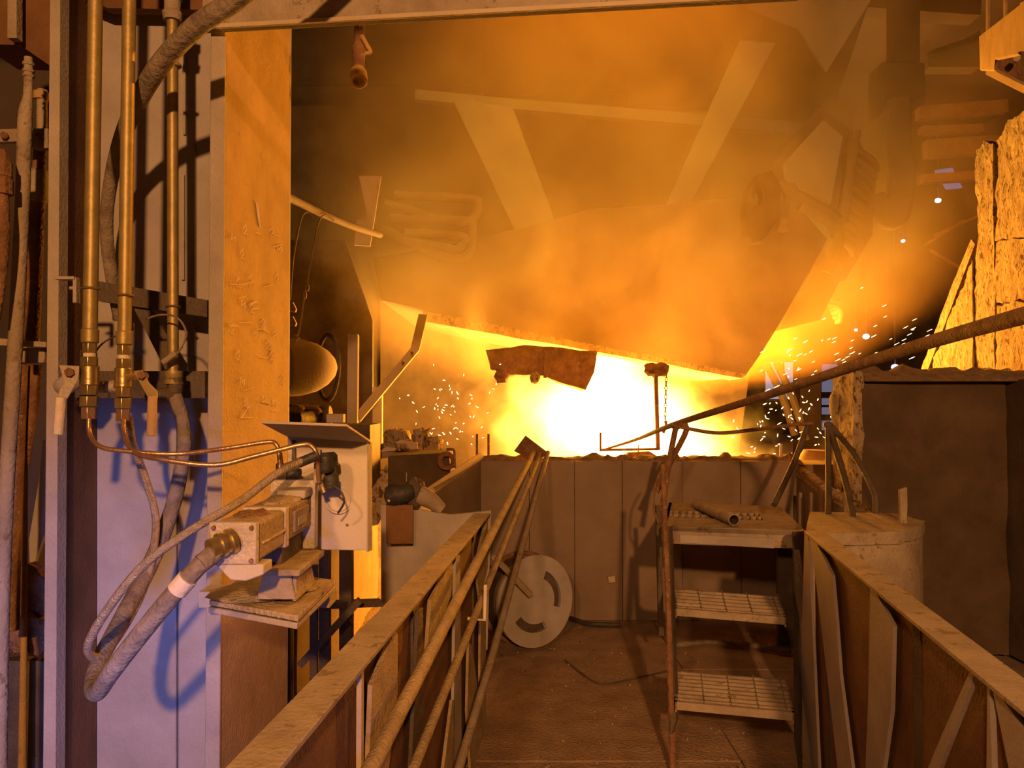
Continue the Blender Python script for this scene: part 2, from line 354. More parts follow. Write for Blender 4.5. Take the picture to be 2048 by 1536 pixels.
tag(MB().blob(P(62, 1180, 2.8), .07, .07, .10, 3, .5, 16, 10).build('rag_bundle', 'rust'), 'upper crumpled rusty lagging lump in the left recess', 'rag')
tag(MB().blob(P(50, 1270, 2.75), .09, .07, .07, 8, .5, 16, 10).build('rag_bundle', 'rust'), 'lower crumpled rusty lagging lump on the dark ledge', 'rag')
tag(plate([(-20, 1322), (92, 1322), (92, 1600), (-20, 1600)], 2.75, .3).build('ledge_box', 'dark'), 'dark ledge box at the bottom of the left recess', 'box')
tag(plate([(86, 880), (96, 880), (92, 1060), (60, 1150), (58, 1080), (78, 960)], 2.9, .02).build('blue_cloth', 'plate'), 'blue-grey sheet strip hanging beside the column', 'sheet')

# back rails that hold the brass pipes
tag(MB().prism(poly([(196, 562), (414, 600), (414, 634), (196, 602)], 2.42), (0, .03, 0)).build('angle_rail', 'dark'), 'dark angle rail behind the brass pipes', 'rail')
tag(MB().prism(poly([(262, 606), (296, 610), (352, 700), (350, 742), (330, 738)], 2.44), (0, .02, 0)).build('diagonal_brace', 'dark'), 'dark diagonal brace below the angle rail', 'brace')
tag(MB().prism(poly([(150, 742), (410, 742), (410, 796), (150, 796)], 2.42), (0, .03, 0)).build('valve_rail', 'dark'), 'dark lower rail behind the two ball valves', 'rail')
t = thing('small_bracket', 'small pale L bracket fixed to the channel column', 'bracket')
MB().bar(P(114, 557, 2.2), P(154, 557, 2.2), .008, .03).build('bracket_arm', 'grey', t)
MB().bar(P(153, 557, 2.2), P(153, 606, 2.2), .010, .02).build('bracket_leg', 'grey', t)
MB().tube([P(140, 576, 2.2), P(156, 576, 2.2)], .005, 8).build('bolt', 'grey', t)

# brass pipes with valves
def vpipe(label, xt, xb, Y, r, yend, ring, mtl='brasspipe'):
    t = thing('brass_pipe', label, 'pipe', 'brass pipes on the left wall')
    MB().tube([P(xt + .028 * (xt - xb), -400, Y), P(xb, yend, Y)], r, 18).build('pipe_body', mtl, t)
    x = xt + (xb - xt) * (ring + 60) / (yend + 60)
    MB().torus(P(x, ring, Y), (0, 0, 1), r + .004, .003, 20, 6).build('clip_ring', 'brass', t)
    return t
p1 = vpipe('leftmost of the three tall brass pipes', 197, 180, 2.05, .0185, 662, 577)
p2 = vpipe('middle brass pipe with the right-pointing valve lever below', 264, 249, 2.08, .0175, 664, 591)
t = vpipe('darkest rearmost brass pipe nearest the lit column', 344, 346, 2.3, .0160, 755, 613)
MB().lathe(P(345, -20, 2.3), P(345, 42, 2.3), [(0, .03), (.3, .03), (.35, .024), (.7, .024), (.75, .030), (1, .026)], 12).build('tee_fitting', 'dusty', t)
MB().torus(P(345, 130, 2.3), (0, 0, 1), .02, .006).build('collar', 'dusty', t)
MB().tube([P(347, 745, 2.3), P(347, 785, 2.3), P(300, 792, 2.32)], .024, 10, True, 5).build('elbow', 'dark', t)
MB().lathe(P(347, 742, 2.3), P(347, 768, 2.3), [(0, .027), (.5, .027), (.6, .024), (1, .03)], 12).build('nut', 'brasspipe', t)

def valve(label, x, Y, y0, side, s=1.0):
    t = thing('ball_valve', label, 'valve', 'ball valves under the brass pipes')
    a = lambda yy: P(x + (yy - y0) * -.012, yy, Y)
    k = Y / F
    def seg(nm, ya, yb, wpx, n, m='brass', bv=.0015): MB().tube([a(ya), a(yb)], wpx * k / 2 * s, n).build(nm, m, t, bv)
    seg('coupling', y0, y0 + 28, 33, 16, 'brasspipe', .003)
    seg('nut', y0 + 28, y0 + 48, 28, 6)
    seg('neck', y0 + 48, y0 + 56, 24, 16, 'chalk')
    seg('hex_body', y0 + 56, y0 + 74, 32, 6)
    seg('valve_body', y0 + 74, y0 + 112, 36, 16)
    seg('hex_body', y0 + 112, y0 + 132, 32, 6)
    seg('nut', y0 + 134, y0 + 155, 36, 6)
    seg('tube_nut', y0 + 156, y0 + 180, 30, 6, 'copper')
    yc = y0 + 92; c = a(yc)
    if side < 0:
        MB().tube([c, P(x - 52, yc - 4, Y - .03)], .010, 10).build('stem', 'brass', t)
        MB().tube([P(x - 42, yc - 6, Y - .04), P(x - 42, yc - 6, Y - .055)], .012, 6).build('stem_nut', 'rust', t)
        lv = MB().prism([P(x - 62, yc - 20, Y - .04), P(x - 22, yc - 18, Y - .04), P(x - 24, yc + 8, Y - .04), P(x - 46, yc + 48, Y - .04), P(x - 66, yc + 42, Y - .04), P(x - 52, yc + 14, Y - .04)], (0, .004, 0)).build('lever_plate', 'alu', t, .001)
        MB().tube([P(x - 58, yc + 44, Y - .045), P(x - 64, yc + 120, Y - .045)], [.0135, .0135], 12).build('lever_grip', 'chalk', lv, .004)
    else:
        MB().tube([c, P(x + 44, yc - 2, Y - .03)], .010, 10).build('stem', 'brass', t)
        MB().tube([P(x + 34, yc - 4, Y - .04), P(x + 34, yc - 4, Y - .055)], .011, 6).build('stem_nut', 'rust', t)
        lv = MB().prism([P(x + 18, yc - 12, Y - .04), P(x + 36, yc - 14, Y - .04), P(x + 50, yc + 12, Y - .04), P(x + 66, yc + 28, Y - .04), P(x + 66, yc + 42, Y - .04), P(x + 48, yc + 42, Y - .04)], (0, .004, 0)).build('lever_plate', 'brasspipe', t, .001)
        MB().tube([P(x + 57, yc + 38, Y - .045), P(x + 55, yc + 118, Y - .045)], .0125, 12).build('lever_grip', 'orangeface', lv, .004)
    return t
v1 = valve('brass ball valve with a drooping pale lever over the grey column edge', 180, 2.05, 658, -1)
v1 = v2 = valve('brass ball valve with amber lever grip pointing right', 248, 2.08, 662, 1, .92)
MB().lathe(P(198, 775, 2.16), P(232, 772, 2.16), [(0, .016), (.4, .018), (.45, .012), (.55, .012), (.6, .017), (1, .017)], 12).build('side_fitting', 'alu', v2)
MB().lathe(P(118, 780, 2.2), P(150, 758, 2.25), [(0, .012), (.1, .026), (.8, .03), (1, .02)], 14).build('gauge', 'grey', v1)
t = thing('wire_loop', 'thin wire loop tied round the rear brass pipe', 'wire')
MB().tube([P(292, 638, 2.25), P(320, 630, 2.22), P(352, 634, 2.2), P(371, 660, 2.2), P(366, 690, 2.22), P(348, 712, 2.24), P(325, 722, 2.26)], .003, 6, True, 6).build('wire_strand', 'hose', t)
MB().tube([P(326, 725, 2.24), P(352, 706, 2.24)], .009, 8).build('twist', 'dusty', t)
pipe('strap_wire', 'black wire stretched between the two valve couplings', [P(162, 700, 2.12), P(165, 760, 2.12), P(198, 694, 2.1), P(240, 668, 2.1)], .0022, 'black')

# copper tubes, hoses
pipe('copper_tube', 'upper copper tube running from the left valve to the monitor', [P(178, 838, 2.03), P(180, 868, 2.02), P(200, 893, 2.0), P(250, 902, 2.0), P(350, 908, 2.02), P(450, 897, 2.08), P(535, 884, 2.12), P(553, 890, 2.12), P(558, 908, 2.12), P(560, 935, 2.12)], .0062, 'copper')
pipe('copper_tube', 'lower copper tube running from the second valve to the black couplings', [P(247, 840, 2.06), P(249, 872, 2.04), P(270, 905, 2.0), P(330, 920, 1.98), P(430, 930, 2.0), P(510, 912, 2.03), P(600, 890, 2.06), P(624, 893, 2.06), P(634, 915, 2.06), P(638, 965, 2.08)], .0066, 'copper')
t = thing('braided_hose', 'metal-braided hose looping down from the black couplings', 'hose')
MB().tube([P(632, 912, 2.04), P(600, 924, 2.02), P(550, 950, 1.95), P(480, 1003, 1.88), P(380, 1062, 1.82), P(290, 1128, 1.8), P(225, 1205, 1.8), P(182, 1275, 1.82), P(178, 1305, 1.85), P(198, 1312, 1.9), P(240, 1268, 2.0), P(290, 1170, 2.15), P(312, 1050, 2.2), P(292, 960, 2.2), P(266, 890, 2.15), P(258, 835, 2.12)], .0105, 14, True, 8).build('hose_body', 'braid', t)
MB().tube([P(590, 929, 2.02), P(634, 911, 2.04)], .0135, 12).build('ferrule', 'black', t)
MB().tube([P(566, 938, 1.98), P(594, 927, 2.015)], .0125, 12).build('end_sleeve', 'brass', t)
t = thing('conduit_hose', 'fat dusty conduit hose looping from the monitor gland up behind the valves', 'hose')
MB().tube([P(470, 1083, 1.66), P(440, 1098, 1.64), P(405, 1125, 1.62), P(350, 1185, 1.62), P(280, 1270, 1.64), P(222, 1345, 1.68), P(195, 1385, 1.74), P(186, 1370, 1.82), P(200, 1320, 1.9), P(250, 1225, 2.05), P(300, 1130, 2.2), P(340, 1030, 2.28), P(362, 940, 2.3), P(368, 860, 2.3), P(350, 790, 2.3)],
   [.017, .018, .019, .0195, .02, .02, .019, .019, .02, .022, .023, .022, .021, .02, .02], 16, True, 8).build('hose_body', 'hose', t)
MB().tube([P(353, 1182, 1.615), P(376, 1156, 1.615)], .0215, 14).build('tape_band', 'chalk', t)
MB().tube([P(402, 1127, 1.61), P(432, 1104, 1.63)], .0205, 14).build('sleeve', 'hose', t)
pipe('air_hose', 'thick dusty hose sweeping down from the overhead beam behind the brass pipes', [P(700, -200, 1.9), P(560, -80, 1.9), P(470, 0, 1.95), P(390, 55, 2.0), P(320, 130, 2.1), P(272, 210, 2.2), P(236, 300, 2.3), P(216, 400, 2.38), P(214, 480, 2.42), P(226, 565, 2.46), P(240, 640, 2.5)], [.026, .026, .027, .027, .027, .026, .022, .02, .02, .02, .02], 'hose')

# monitor (grey cast housing) on its bracket
t = thing('monitor_housing', 'dusty grey cast monitoring housing with cable gland on the shelf', 'instrument')
xl, xr, zt_, zb = -.648, -.548, 1.386, 1.300
MB().box((xl, 1.67, zb), (xr, 1.86, zt_)).build('body', 'aludust', t, .008)
MB().box((xl - .003, 1.86, zb - .006), (xr + .004, 1.885, zt_ + .006)).build('joint_flange', 'alu', t, .003)
MB().box((xl - .002, 1.885, zb + .004), (xr + .001, 2.13, zt_ + .004)).build('body', 'aludust', t, .008)
MB().box((xl - .002, 1.652, zb - .004), (xr + .002, 1.67, zt_ + .003)).build('end_plate', 'alu', t, .005)
for X in (xl + .010, xr - .009):
    for Z in (zb + .007, zt_ - .009):
        MB().tube([(X, 1.652, Z), (X, 1.646, Z)], .005, 8).build('screw', 'rust', t)
MB().box((xl - .012, 2.10, 1.245), (xr + .012, 2.135, 1.432)).build('head_flange', 'alu', t, .003)
npl = MB().box((xr, 1.93, zb + .018), (xr + .006, 2.06, zt_ - .014)).build('name_plate', 'dusty', t, .002)
MB().box((xr + .006, 1.955, zb + .032), (xr + .008, 2.03, zb + .052)).build('raised_lettering', 'alu', npl)
MB().box((xr - .001, 1.69, zb + .036), (xr + .004, 1.86, zb + .041)).build('rib', 'alu', t)
g = P(465, 1081, 1.65)
MB().lathe(g + Vector((0, .004, 0)), g + Vector((-.035, -.035, -.012)), [(0, .028), (.2, .028), (.22, .023), (.4, .023), (.42, .026), (.6, .026), (.62, .021), (1, .021)], 16).build('cable_gland', 'brass', t)
MB().prism([(xl + .01, 1.655, 1.30), (xr + .016, 1.655, 1.298), (xr + .016, 1.655, 1.276), (xr - .022, 1.655, 1.262), (xl + .045, 1.655, 1.264)], (0, .06, 0)).build('clamp_saddle', 'ivory', t, .003)
MB().blob((xl + .05, 1.78, zt_), .035, .06, .010, 2, .5).build('dust_cake', 'rust', t)
MB().blob((xl + .055, 2.0, zt_ + .004), .04, .09, .012, 5, .5).build('dust_cake', 'aludust', t)
MB().box((xr - .07, 2.02, zt_ + .004), (xr + .006, 2.10, zt_ + .028)).build('rear_block', 'grey', t, .006)
# couplings
t = thing('black_coupling', 'cluster of black hose couplings on top of the monitor head', 'fitting')
MB().lathe(P(655, 905, 2.12), P(662, 975, 2.12), [(0, .018), (.1, .026), (.35, .026), (.4, .018), (.6, .018), (.62, .022), (1, .020)], 14).build('coupling_body', 'black', t)
MB().lathe(P(652, 905, 2.08), P(652, 945, 2.08), [(0, .010), (.2, .02), (.8, .02), (1, .012)], 12).build('coupling_cap', 'black', t)
MB().box(P(628, 900, 2.1), P(640, 966, 2.1) + Vector((0, .02, 0))).build('stem_plate', 'grey', t)
MB().tube([P(648, 985, 2.1), P(640, 962, 2.1), P(650, 940, 2.1)], .008, 8).build('barb', 'brass', t)
t = thing('black_coupling', 'low dark coupling pair left of the shield edge', 'fitting')
MB().lathe(P(553, 945, 2.14), P(600, 950, 2.14), [(0, .012), (.1, .022), (.5, .022), (.55, .016), (1, .018)], 12).build('coupling_body', 'black', t)
MB().lathe(P(560, 905, 2.14), P(561, 945, 2.14), [(0, .006), (.5, .008), (.6, .013), (1, .013)], 8).build('coupling_stem', 'black', t)
pipe('black_cable', 'short black cable bowing against the shield face', [P(668, 972, 2.1), P(683, 985, 2.1), P(688, 1005, 2.1), P(676, 1026, 2.12)], .003, 'black')
# shield
t = thing('heat_shield', 'ivory sheet heat shield with bent hood behind the monitor', 'shield')
yp = 2.24
MB().prism(poly([(575, 872), (730, 880), (741, 893), (741, 1088), (735, 1101), (600, 1099), (575, 1085)], yp), (0, .006, 0)).build('shield_sheet', 'ivory', t, .002)
a, b, c_, d = P(523, 847, 2.0), P(693, 853, 2.0), P(742, 886, yp), P(575, 874, yp)
MB().prism([a, b, c_, d], (0, .0, .007)).build('hood_lip', 'grey', t, .001)
MB().prism([P(741, 886, yp), P(742, 1100, yp), P(733, 1104, yp - .03), P(734, 893, yp - .03)], (.004, 0, 0)).build('side_lip', 'grey', t)
MB().lathe(P(678, 1000, yp - .001), P(678, 1000, yp - .012), [(0, .040), (.5, .040), (.6, .034), (1, .032)], 28).build('sight_ring', 'ivory', t)
MB().box(P(583, 1000, yp - .02), P(592, 880, yp - .012)).build('stay_bar', 'dark', t)
for x, y in ((694, 1050),): MB().tube([P(x, y, yp), P(x, y, yp - .006)], .004, 8).build('screw', 'rust', t)
# shelf
t = thing('bracket_shelf', 'dust-caked steel shelf plate carrying the monitor, bolted to the column', 'shelf')
sh = [PZ(418, 1200, 1.155), PZ(596, 1232, 1.155), PZ(672, 1160, 1.155)]; sh.append(sh[0] + sh[2] - sh[1])
MB().prism(sh, (0, 0, -.014)).build('top_plate', 'aludust', t, .003)
MB().prism([p + Vector((-.005, .01, -.020)) for p in sh], (0, 0, -.014)).build('lower_plate', 'grey', t, .002)
MB().blob(sh[0].lerp(sh[2], .4) + Vector((0, 0, .004)), .12, .13, .012, 3, .4, 18, 8).build('dust_heap', 'aludust', t)
MB().prism([Vector((-.615, 1.86, 1.17)), Vector((-.52, 1.86, 1.17)), Vector((-.535, 1.86, 1.235)), Vector((-.60, 1.86, 1.235))], (0, .05, 0)).build('riser', 'aludust', t, .003)
MB().box((-.61, 1.82, 1.235), (-.50, 2.06, 1.250)).build('riser_rail', 'aludust', t, .003)
MB().prism([Vector((-.53, 1.87, 1.165)), Vector((-.53, 2.05, 1.165)), Vector((-.53, 2.0, 1.235)), Vector((-.53, 1.87, 1.235))], (.008, 0, 0)).build('gusset', 'aludust', t)
MB().box((-.62, 1.88, 1.25), (-.56, 2.05, 1.302)).build('pedestal', 'dark', t, .003)
MB().box((-.86, 2.12, 1.08), (-.50, 2.20, 1.125)).build('support_arm', 'grey', t, .002)
MB().tube([PZ(655, 1178, 1.165), PZ(655, 1178, 1.158)], .007, 6).build('bolt', 'rust', t)

# ================================================================== BETWEEN COLUMN AND FURNACE
# fire-lit lining wall left of the walkway
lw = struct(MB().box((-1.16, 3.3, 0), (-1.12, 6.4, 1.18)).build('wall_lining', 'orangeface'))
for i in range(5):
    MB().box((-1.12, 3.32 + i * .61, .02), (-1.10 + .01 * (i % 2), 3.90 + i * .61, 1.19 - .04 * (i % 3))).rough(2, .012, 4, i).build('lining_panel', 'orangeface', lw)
def post(label, x, Y, y0, y1, wpx, m='dark', cat='post'):
    return tag(MB().bar(P(x, y0, Y), P(x, y1, Y), wpx * Y / F, wpx * Y / F, (0, 1, 0)).build('steel_post', m), label, cat, 'dark posts in front of the glowing lining')
post('thick dark post just below the shield corner', 693, 3.4, 1090, 1540, 24)
post('dark post under the middle of the shield', 650, 3.35, 1100, 1550, 20)
post('dark post beside the shelf corner', 628, 3.3, 1130, 1560, 14)
tag(MB().bar(P(560, 1150, 3.25), P(560, 1560, 3.25), .1, .04).build('steel_post', 'dark'), 'broad dark post right behind the lit column foot', 'post')
tag(MB().bar(P(600, 1330, 3.3), P(720, 1200, 3.3), .03, .03).build('cross_bar', 'dark'), 'dark slanting bar across the posts below the shelf', 'bar')
tag(MB().bar(P(640, 1210, 3.3), P(760, 1205, 3.5), .03, .03).build('cross_bar', 'dark'), 'dark level bar across the posts beside the rail', 'bar')
# orange triangular plate and dark box
tag(MB().prism(poly([(742, 982), (775, 925), (775, 1010), (755, 1050), (742, 1052)], 4.6), (0, .02, 0)).build('torn_plate', 'slag'), 'small glowing triangular plate right of the shield', 'plate')
t = thing('cast_block', 'dark soot-brown cast block left of the basin', 'block')
MB().prism(poly([(775, 912), (898, 906), (900, 958), (862, 985), (775, 1040)], 5.6), (0, .5, 0)).build('block_body', 'conc', t, .02)
MB().torus(P(893, 922, 5.55), (0, 1, 0), .05, .018, 16, 8).build('ring_lug', 'rust', t)
MB().tube([P(893, 899, 5.5), P(905, 899, 5.5), P(909, 906, 5.5), P(909, 936, 5.5)], .01, 8, True, 4).build('bail', 'rust', t)
MB().bar(P(813, 945, 5.4), P(813, 972, 5.4), .006, .006).build('pin', 'bar', t)
# hopper sheet at the end of the left rail
t = thing('hopper_sheet', 'grey-green sloping sheet at the end of the left handrail', 'sheet')
MB().prism([P(762, 1010, 4.15), P(830, 1018, 4.1), P(900, 1030, 4.06), P(982, 1022, 4.0), P(975, 1300, 4.0), P(762, 1330, 4.15)], (0, .03, 0)).build('sheet_body', 'plate', t)
MB().prism(poly([(772, 1010), (826, 1010), (826, 1088), (772, 1088)], 4.02), (0, .02, 0)).build('patch_plate', 'brown', t, .003)
t = thing('gooseneck_torch', 'black bulbous torch lamp lying on the hopper sheet corner', 'lamp')
MB().lathe(P(770, 995, 4.05), P(828, 982, 4.05), [(0, .02), (.08, .05), (.3, .062), (.7, .052), (.9, .04), (1, .03)], 18).build('torch_head', 'black', t)
MB().blob(P(828, 985, 4.1), .06, .05, .085, 4, .3, 16, 10).build('elbow', 'dark', t)
MB().tube([P(838, 990, 4.1), P(860, 1000, 4.1), P(885, 1020, 4.1)], [.055, .045, .03], 12, True, 4).build('sleeve', 'dusty', t)
MB().blob(P(778, 1001, 4.0), .008, .006, .008).build('lens_glint', 'chalk', t)
# debris ledge and posts
t = thing('debris_ledge', 'narrow steel ledge strewn with slag rubble', 'ledge')
MB().prism([P(755, 905, 5.9), P(835, 897, 6.2), P(835, 893, 6.5), P(752, 893, 6.6)], (0, 0, -.05)).build('ledge_plate', 'dusty', t)
MB().prism([P(752, 905, 5.9), P(835, 898, 6.1), P(835, 885, 6.1), P(800, 880, 6.1)], (0, .04, 0)).build('ledge_lip', 'bar', t)
for i, (x, y, Y, a, b, lab) in enumerate(((795, 882, 6.4, .11, .10, 'rounded slag lump on the ledge next to the short post'), (842, 882, 6.4, .07, .10, 'pale upright slag lump, second from the short post'), (868, 889, 6.35, .07, .06, 'pointed pale slag lump, last one toward the flames'), (790, 893, 6.1, .12, .03, 'flat slag crumbs lying in front of the round lump'))):
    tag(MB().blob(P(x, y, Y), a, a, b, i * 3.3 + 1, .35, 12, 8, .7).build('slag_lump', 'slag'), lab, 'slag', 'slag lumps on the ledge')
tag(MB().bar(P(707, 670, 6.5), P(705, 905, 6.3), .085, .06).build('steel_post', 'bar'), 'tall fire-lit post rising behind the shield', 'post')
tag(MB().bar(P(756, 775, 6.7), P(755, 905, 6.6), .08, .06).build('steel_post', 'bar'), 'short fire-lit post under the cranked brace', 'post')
t = thing('cranked_brace', 'cranked flat brace dropping from the furnace to the tall post', 'brace')
MB().bar(P(846, 632, 7.2), P(830, 700, 7.0), .08, .05).build('brace_arm', 'bar', t)
MB().bar(P(832, 697, 7.0), P(714, 838, 6.4), .07, .05).build('brace_arm', 'bar', t)
for x, y in ((824, 706), (806, 726)): MB().tube([P(x, y, 6.8), P(x, y, 6.75)], .015, 6).build('bolt', 'rust', t)
# horizontal drum
t = thing('horizontal_drum', 'ochre rounded drum end sticking out behind the lit column', 'drum')
MB().lathe(P(560, 735, 5.2), P(672, 735, 5.5), [(0, .20), (.35, .195), (.6, .17), (.78, .13), (.9, .085), (.97, .04), (1, .01)], 32).build('drum_shell', 'bar', t)
MB().torus(P(655, 735, 5.9), (.8, .5, 0), .25, .018, 36, 8).build('guard_ring', 'dark', t)
struct(MB().prism([P(480, 480, 7.6), P(690, 480, 7.8), P(745, 640, 7.9), P(745, 960, 7.9), P(480, 960, 7.6)], (0, .05, 0)).build('wall_recess', 'dark'))
t = thing('drive_motor', 'dark grimy motor and gearbox with lit pipe stubs behind the shield hood', 'motor')
MB().tube([P(575, 838, 4.9), P(640, 838, 5.3)], .095, 18).build('motor_casing', 'black', t, .01)
MB().tube([P(640, 832, 5.2), P(662, 830, 5.2)], .07, 16).build('end_bell', 'dark', t, .01)
MB().tube([P(600, 818, 5.0), P(632, 818, 5.0), P(640, 826, 5.0)], .018, 8, True, 4).build('pipe_stub', 'copper', t)
MB().blob(P(594, 818, 4.9), .05, .04, .03, 4).build('cap_lug', 'orangeface', t)
MB().box(P(652, 846, 5.0), P(686, 828, 5.0) + Vector((0, .08, 0))).build('junction_box', 'bar', t, .006)
t = thing('motor_plinth', 'dark plinth under the drive motor', 'plinth')
MB().prism(quad(560, 850, 740, 1000, 5.1), (0, .4, 0)).build('plinth_body', 'dark', t)
# lit diagonal pipe + cables
pipe('diagonal_pipe', 'fire-lit pipe slanting down from the column towards the furnace', [P(560, 386, 5.0), P(640, 425, 5.6), P(705, 452, 6.2), P(760, 470, 6.9)], .028, 'bar')
pipe('steel_cable', 'left thin glowing cable hooked over the slanting pipe', [P(580, 600, 5.1), P(586, 520, 5.2), P(600, 445, 5.3), P(612, 424, 5.35), P(628, 436, 5.4)], .007, 'bar', 'cable')
t = thing('steel_cable', 'right thin glowing cable with links hooked over the slanting pipe', 'cable')
MB().tube([P(572, 722, 5.1), P(596, 670, 5.15), P(608, 600, 5.2), P(622, 520, 5.3), P(636, 448, 5.5), P(650, 430, 5.6), P(668, 442, 5.7)], .007, 6, True, 6).build('cable_strand', 'bar', t)
for x, y in ((615, 575), (610, 590)): MB().blob(P(x, y, 5.2), .013, .013, .028, 1, .1).build('link', 'bar', t)
MB().prism(poly([(588, 668), (600, 676), (590, 682)], 5.12), (0, .01, 0)).build('tag_plate', 'bar', t)
t = thing('cable_anchor', 'small bracket with shackles on the column edge beside the cables', 'bracket')
for y in (604, 632): MB().prism(poly([(576, y), (585, y), (592, y + 14), (590, y + 20), (574, y + 18)], 5.0), (0, .03, 0)).build('shackle', 'bar', t)
tag(plate([(718, 352), (762, 352), (740, 492), (708, 490), (714, 440), (735, 436)], 7.2, .03).build('hanger_plate', 'bar'), 'pale hanging flat plate at the end of the slanting pipe', 'plate')
t = thing('spray_nozzle', 'downward spray nozzle with cock lever hanging below the overhead beam', 'nozzle')
MB().tube([P(719, -170, 3.1), P(719, 95, 3.1)], .022, 14).build('nozzle_pipe', 'rust', t)
ck = MB().lathe(P(719, 90, 3.1), P(717, 140, 3.1), [(0, .026), (.2, .030), (.5, .024), (1, .022)], 14).build('cock_body', 'rust', t)
MB().lathe(P(717, 138, 3.1), P(717, 164, 3.06), [(0, .022), (.3, .034), (.95, .036), (1, .030), (.99, .022), (.7, .020)], 18).build('nozzle_mouth', 'orangeface', t)
MB().tube([P(724, 72, 3.06), P(734, 90, 3.05), P(741, 104, 3.05), P(730, 107, 3.05)], .008, 8, True, 4).build('cock_lever', 'orangeface', ck)

# ================================================================== FURNACE AND HOOD
bk = struct(MB().prism([P(480, -300, 13.5), P(1800, -300, 13.5), P(1740, 0, 13.5), P(1640, 300, 13.5), P(1590, 620, 13.5), P(1500, 740, 13.5), P(1470, 960, 13.5), P(480, 960, 13.5)], (0, .1, 0)).build('wall_hood', 'hood'))
for x0, x1, y0, y1 in ((500, 962, -250, 168), (968, 1250, -250, 188), (1256, 1640, -250, 215), (500, 1060, 210, 560), (1068, 1580, 270, 560), (760, 1180, 570, 940)):
    MB().prism(poly([(x0, y0), (x1, y0), (x1, y1), (x0, y1)], 13.4), (0, .09, 0)).build('hood_panel', 'hood', bk, .01)
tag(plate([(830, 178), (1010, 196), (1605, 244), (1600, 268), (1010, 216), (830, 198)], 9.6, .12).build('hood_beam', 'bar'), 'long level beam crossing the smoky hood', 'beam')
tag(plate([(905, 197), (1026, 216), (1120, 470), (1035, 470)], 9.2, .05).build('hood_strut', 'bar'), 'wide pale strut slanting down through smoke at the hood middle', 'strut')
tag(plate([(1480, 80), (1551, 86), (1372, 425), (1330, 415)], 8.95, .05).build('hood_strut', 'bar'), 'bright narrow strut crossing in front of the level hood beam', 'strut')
tag(MB().prism([P(1480, -80, 9.4), P(1790, -80, 8.0), P(1742, 0, 8.0), P(1652, 145, 8.5), P(1600, 60, 9.0), P(1500, 20, 9.4)], (0, .08, .05)).build('duct_plate', 'bar'), 'bright triangular duct underside at the top right of the hood', 'plate')
# tilted furnace vessel
t = thing('tilted_furnace', 'huge tilted furnace vessel veiled in smoke above the white-hot flames', 'furnace')
body = [(762, 600), (850, 622), (1180, 688), (1490, 751), (1560, 655), (1655, 478), (1600, 420), (1500, 395), (1180, 420), (960, 480), (745, 515)]
MB().prism(poly(body, 8.6), (0, 3.2, 0)).rough(2, .03, 1.3, 2).build('shell', 'furnace', t)
MB().prism(poly([(845, 622), (1492, 748), (1486, 758), (1240, 712), (845, 642)], 8.5), (0, .5, 0)).rough(3, .02, 4, 6).build('bottom_lip', 'slag', t)
# cooling loops at the left end
for k, (x0, y0, x1, y1) in enumerate(((770, 395, 955, 445), (760, 440, 945, 515), (790, 470, 935, 500))):
    pts = [(x0, y0 + (y1 - y0) * .2), (x0 + (x1 - x0) * .6, y1 - 8), (x1 - 24, y1), (x1 - 4, y1 - 14), (x1, y0 + 18), (x1 - 16, y0 + 2), (x0 + 20, y0 - 4)]
    MB().tube([P(x, y, 8.45) for x, y in pts], .05, 10, True, 6).build('cooling_pipe', 'furnace', t)
# right flap and fluted panel
flp = MB().prism(poly([(1545, 326), (1640, 210), (1702, 258), (1690, 300), (1678, 440), (1660, 432), (1556, 372)], 8.5), (0, .12, 0)).build('side_flap', 'furnace', t, .02)
MB().prism(poly([(1566, 330), (1648, 238), (1688, 272), (1664, 410), (1572, 362)], 8.44), (0, .07, 0)).build('flap_inset', 'bar', flp, .02)
MB().tube([P(1555, 365, 8.35), P(1600, 395, 8.35), P(1665, 430, 8.35), P(1680, 440, 8.35), P(1690, 420, 8.35), P(1702, 330, 8.35), P(1712, 262, 8.35)], .055, 12, True, 5).build('cooling_pipe', 'furnace', t)
MB().tube([P(1600, 412, 8.35), P(1630, 425, 8.35), P(1668, 450, 8.35), P(1678, 475, 8.35), P(1672, 505, 8.35), P(1655, 545, 8.4)], .06, 12, True, 5).build('cooling_pipe', 'furnace', t)
for i in range(11):
    y = 300 + i * 17; x = 1712 - i * 4.5
    MB().tube([P(x, y, 8.4), P(x + 34, y + 24, 8.55), P(x + 40, y + 44, 8.6)], .045, 8, True, 3).build('flute', 'furnace', t)
MB().prism(poly([(1710, 262), (1752, 352), (1745, 470), (1690, 560), (1668, 480), (1700, 340)], 8.7), (0, .3, 0)).build('fluted_backing', 'furnace', t)
MB().prism(poly([(1655, 478), (1690, 540), (1640, 640), (1560, 660)], 9.0), (0, .2, 0)).build('lower_flank', 'furnace', t)
t = thing('sheave_block', 'rounded shackle block with a hole hanging before the furnace flap', 'block')
b_ = MB()
ring = [(1512, 352), (1545, 340), (1562, 372), (1560, 420), (1548, 452), (1528, 482), (1508, 486), (1494, 470), (1490, 420), (1498, 378)]
hole = [(1520, 380), (1528, 378), (1526, 392), (1522, 402), (1514, 412), (1510, 412), (1508, 408), (1508, 398), (1511, 388), (1515, 382)]
hole = [(1514, 376), (1524, 378), (1527, 390), (1526, 400), (1520, 410), (1514, 414), (1508, 412), (1505, 404), (1505, 392), (1508, 382)]
n = len(ring); va = poly(ring, 8.0) + poly(hole, 8.0); vb = [v + Vector((0, .18, 0)) for v in va]
fs = [(i, (i + 1) % n, n + (i + 1) % n, n + i) for i in range(n)]
fs += [tuple(2 * n + k for k in reversed(f)) for f in fs]
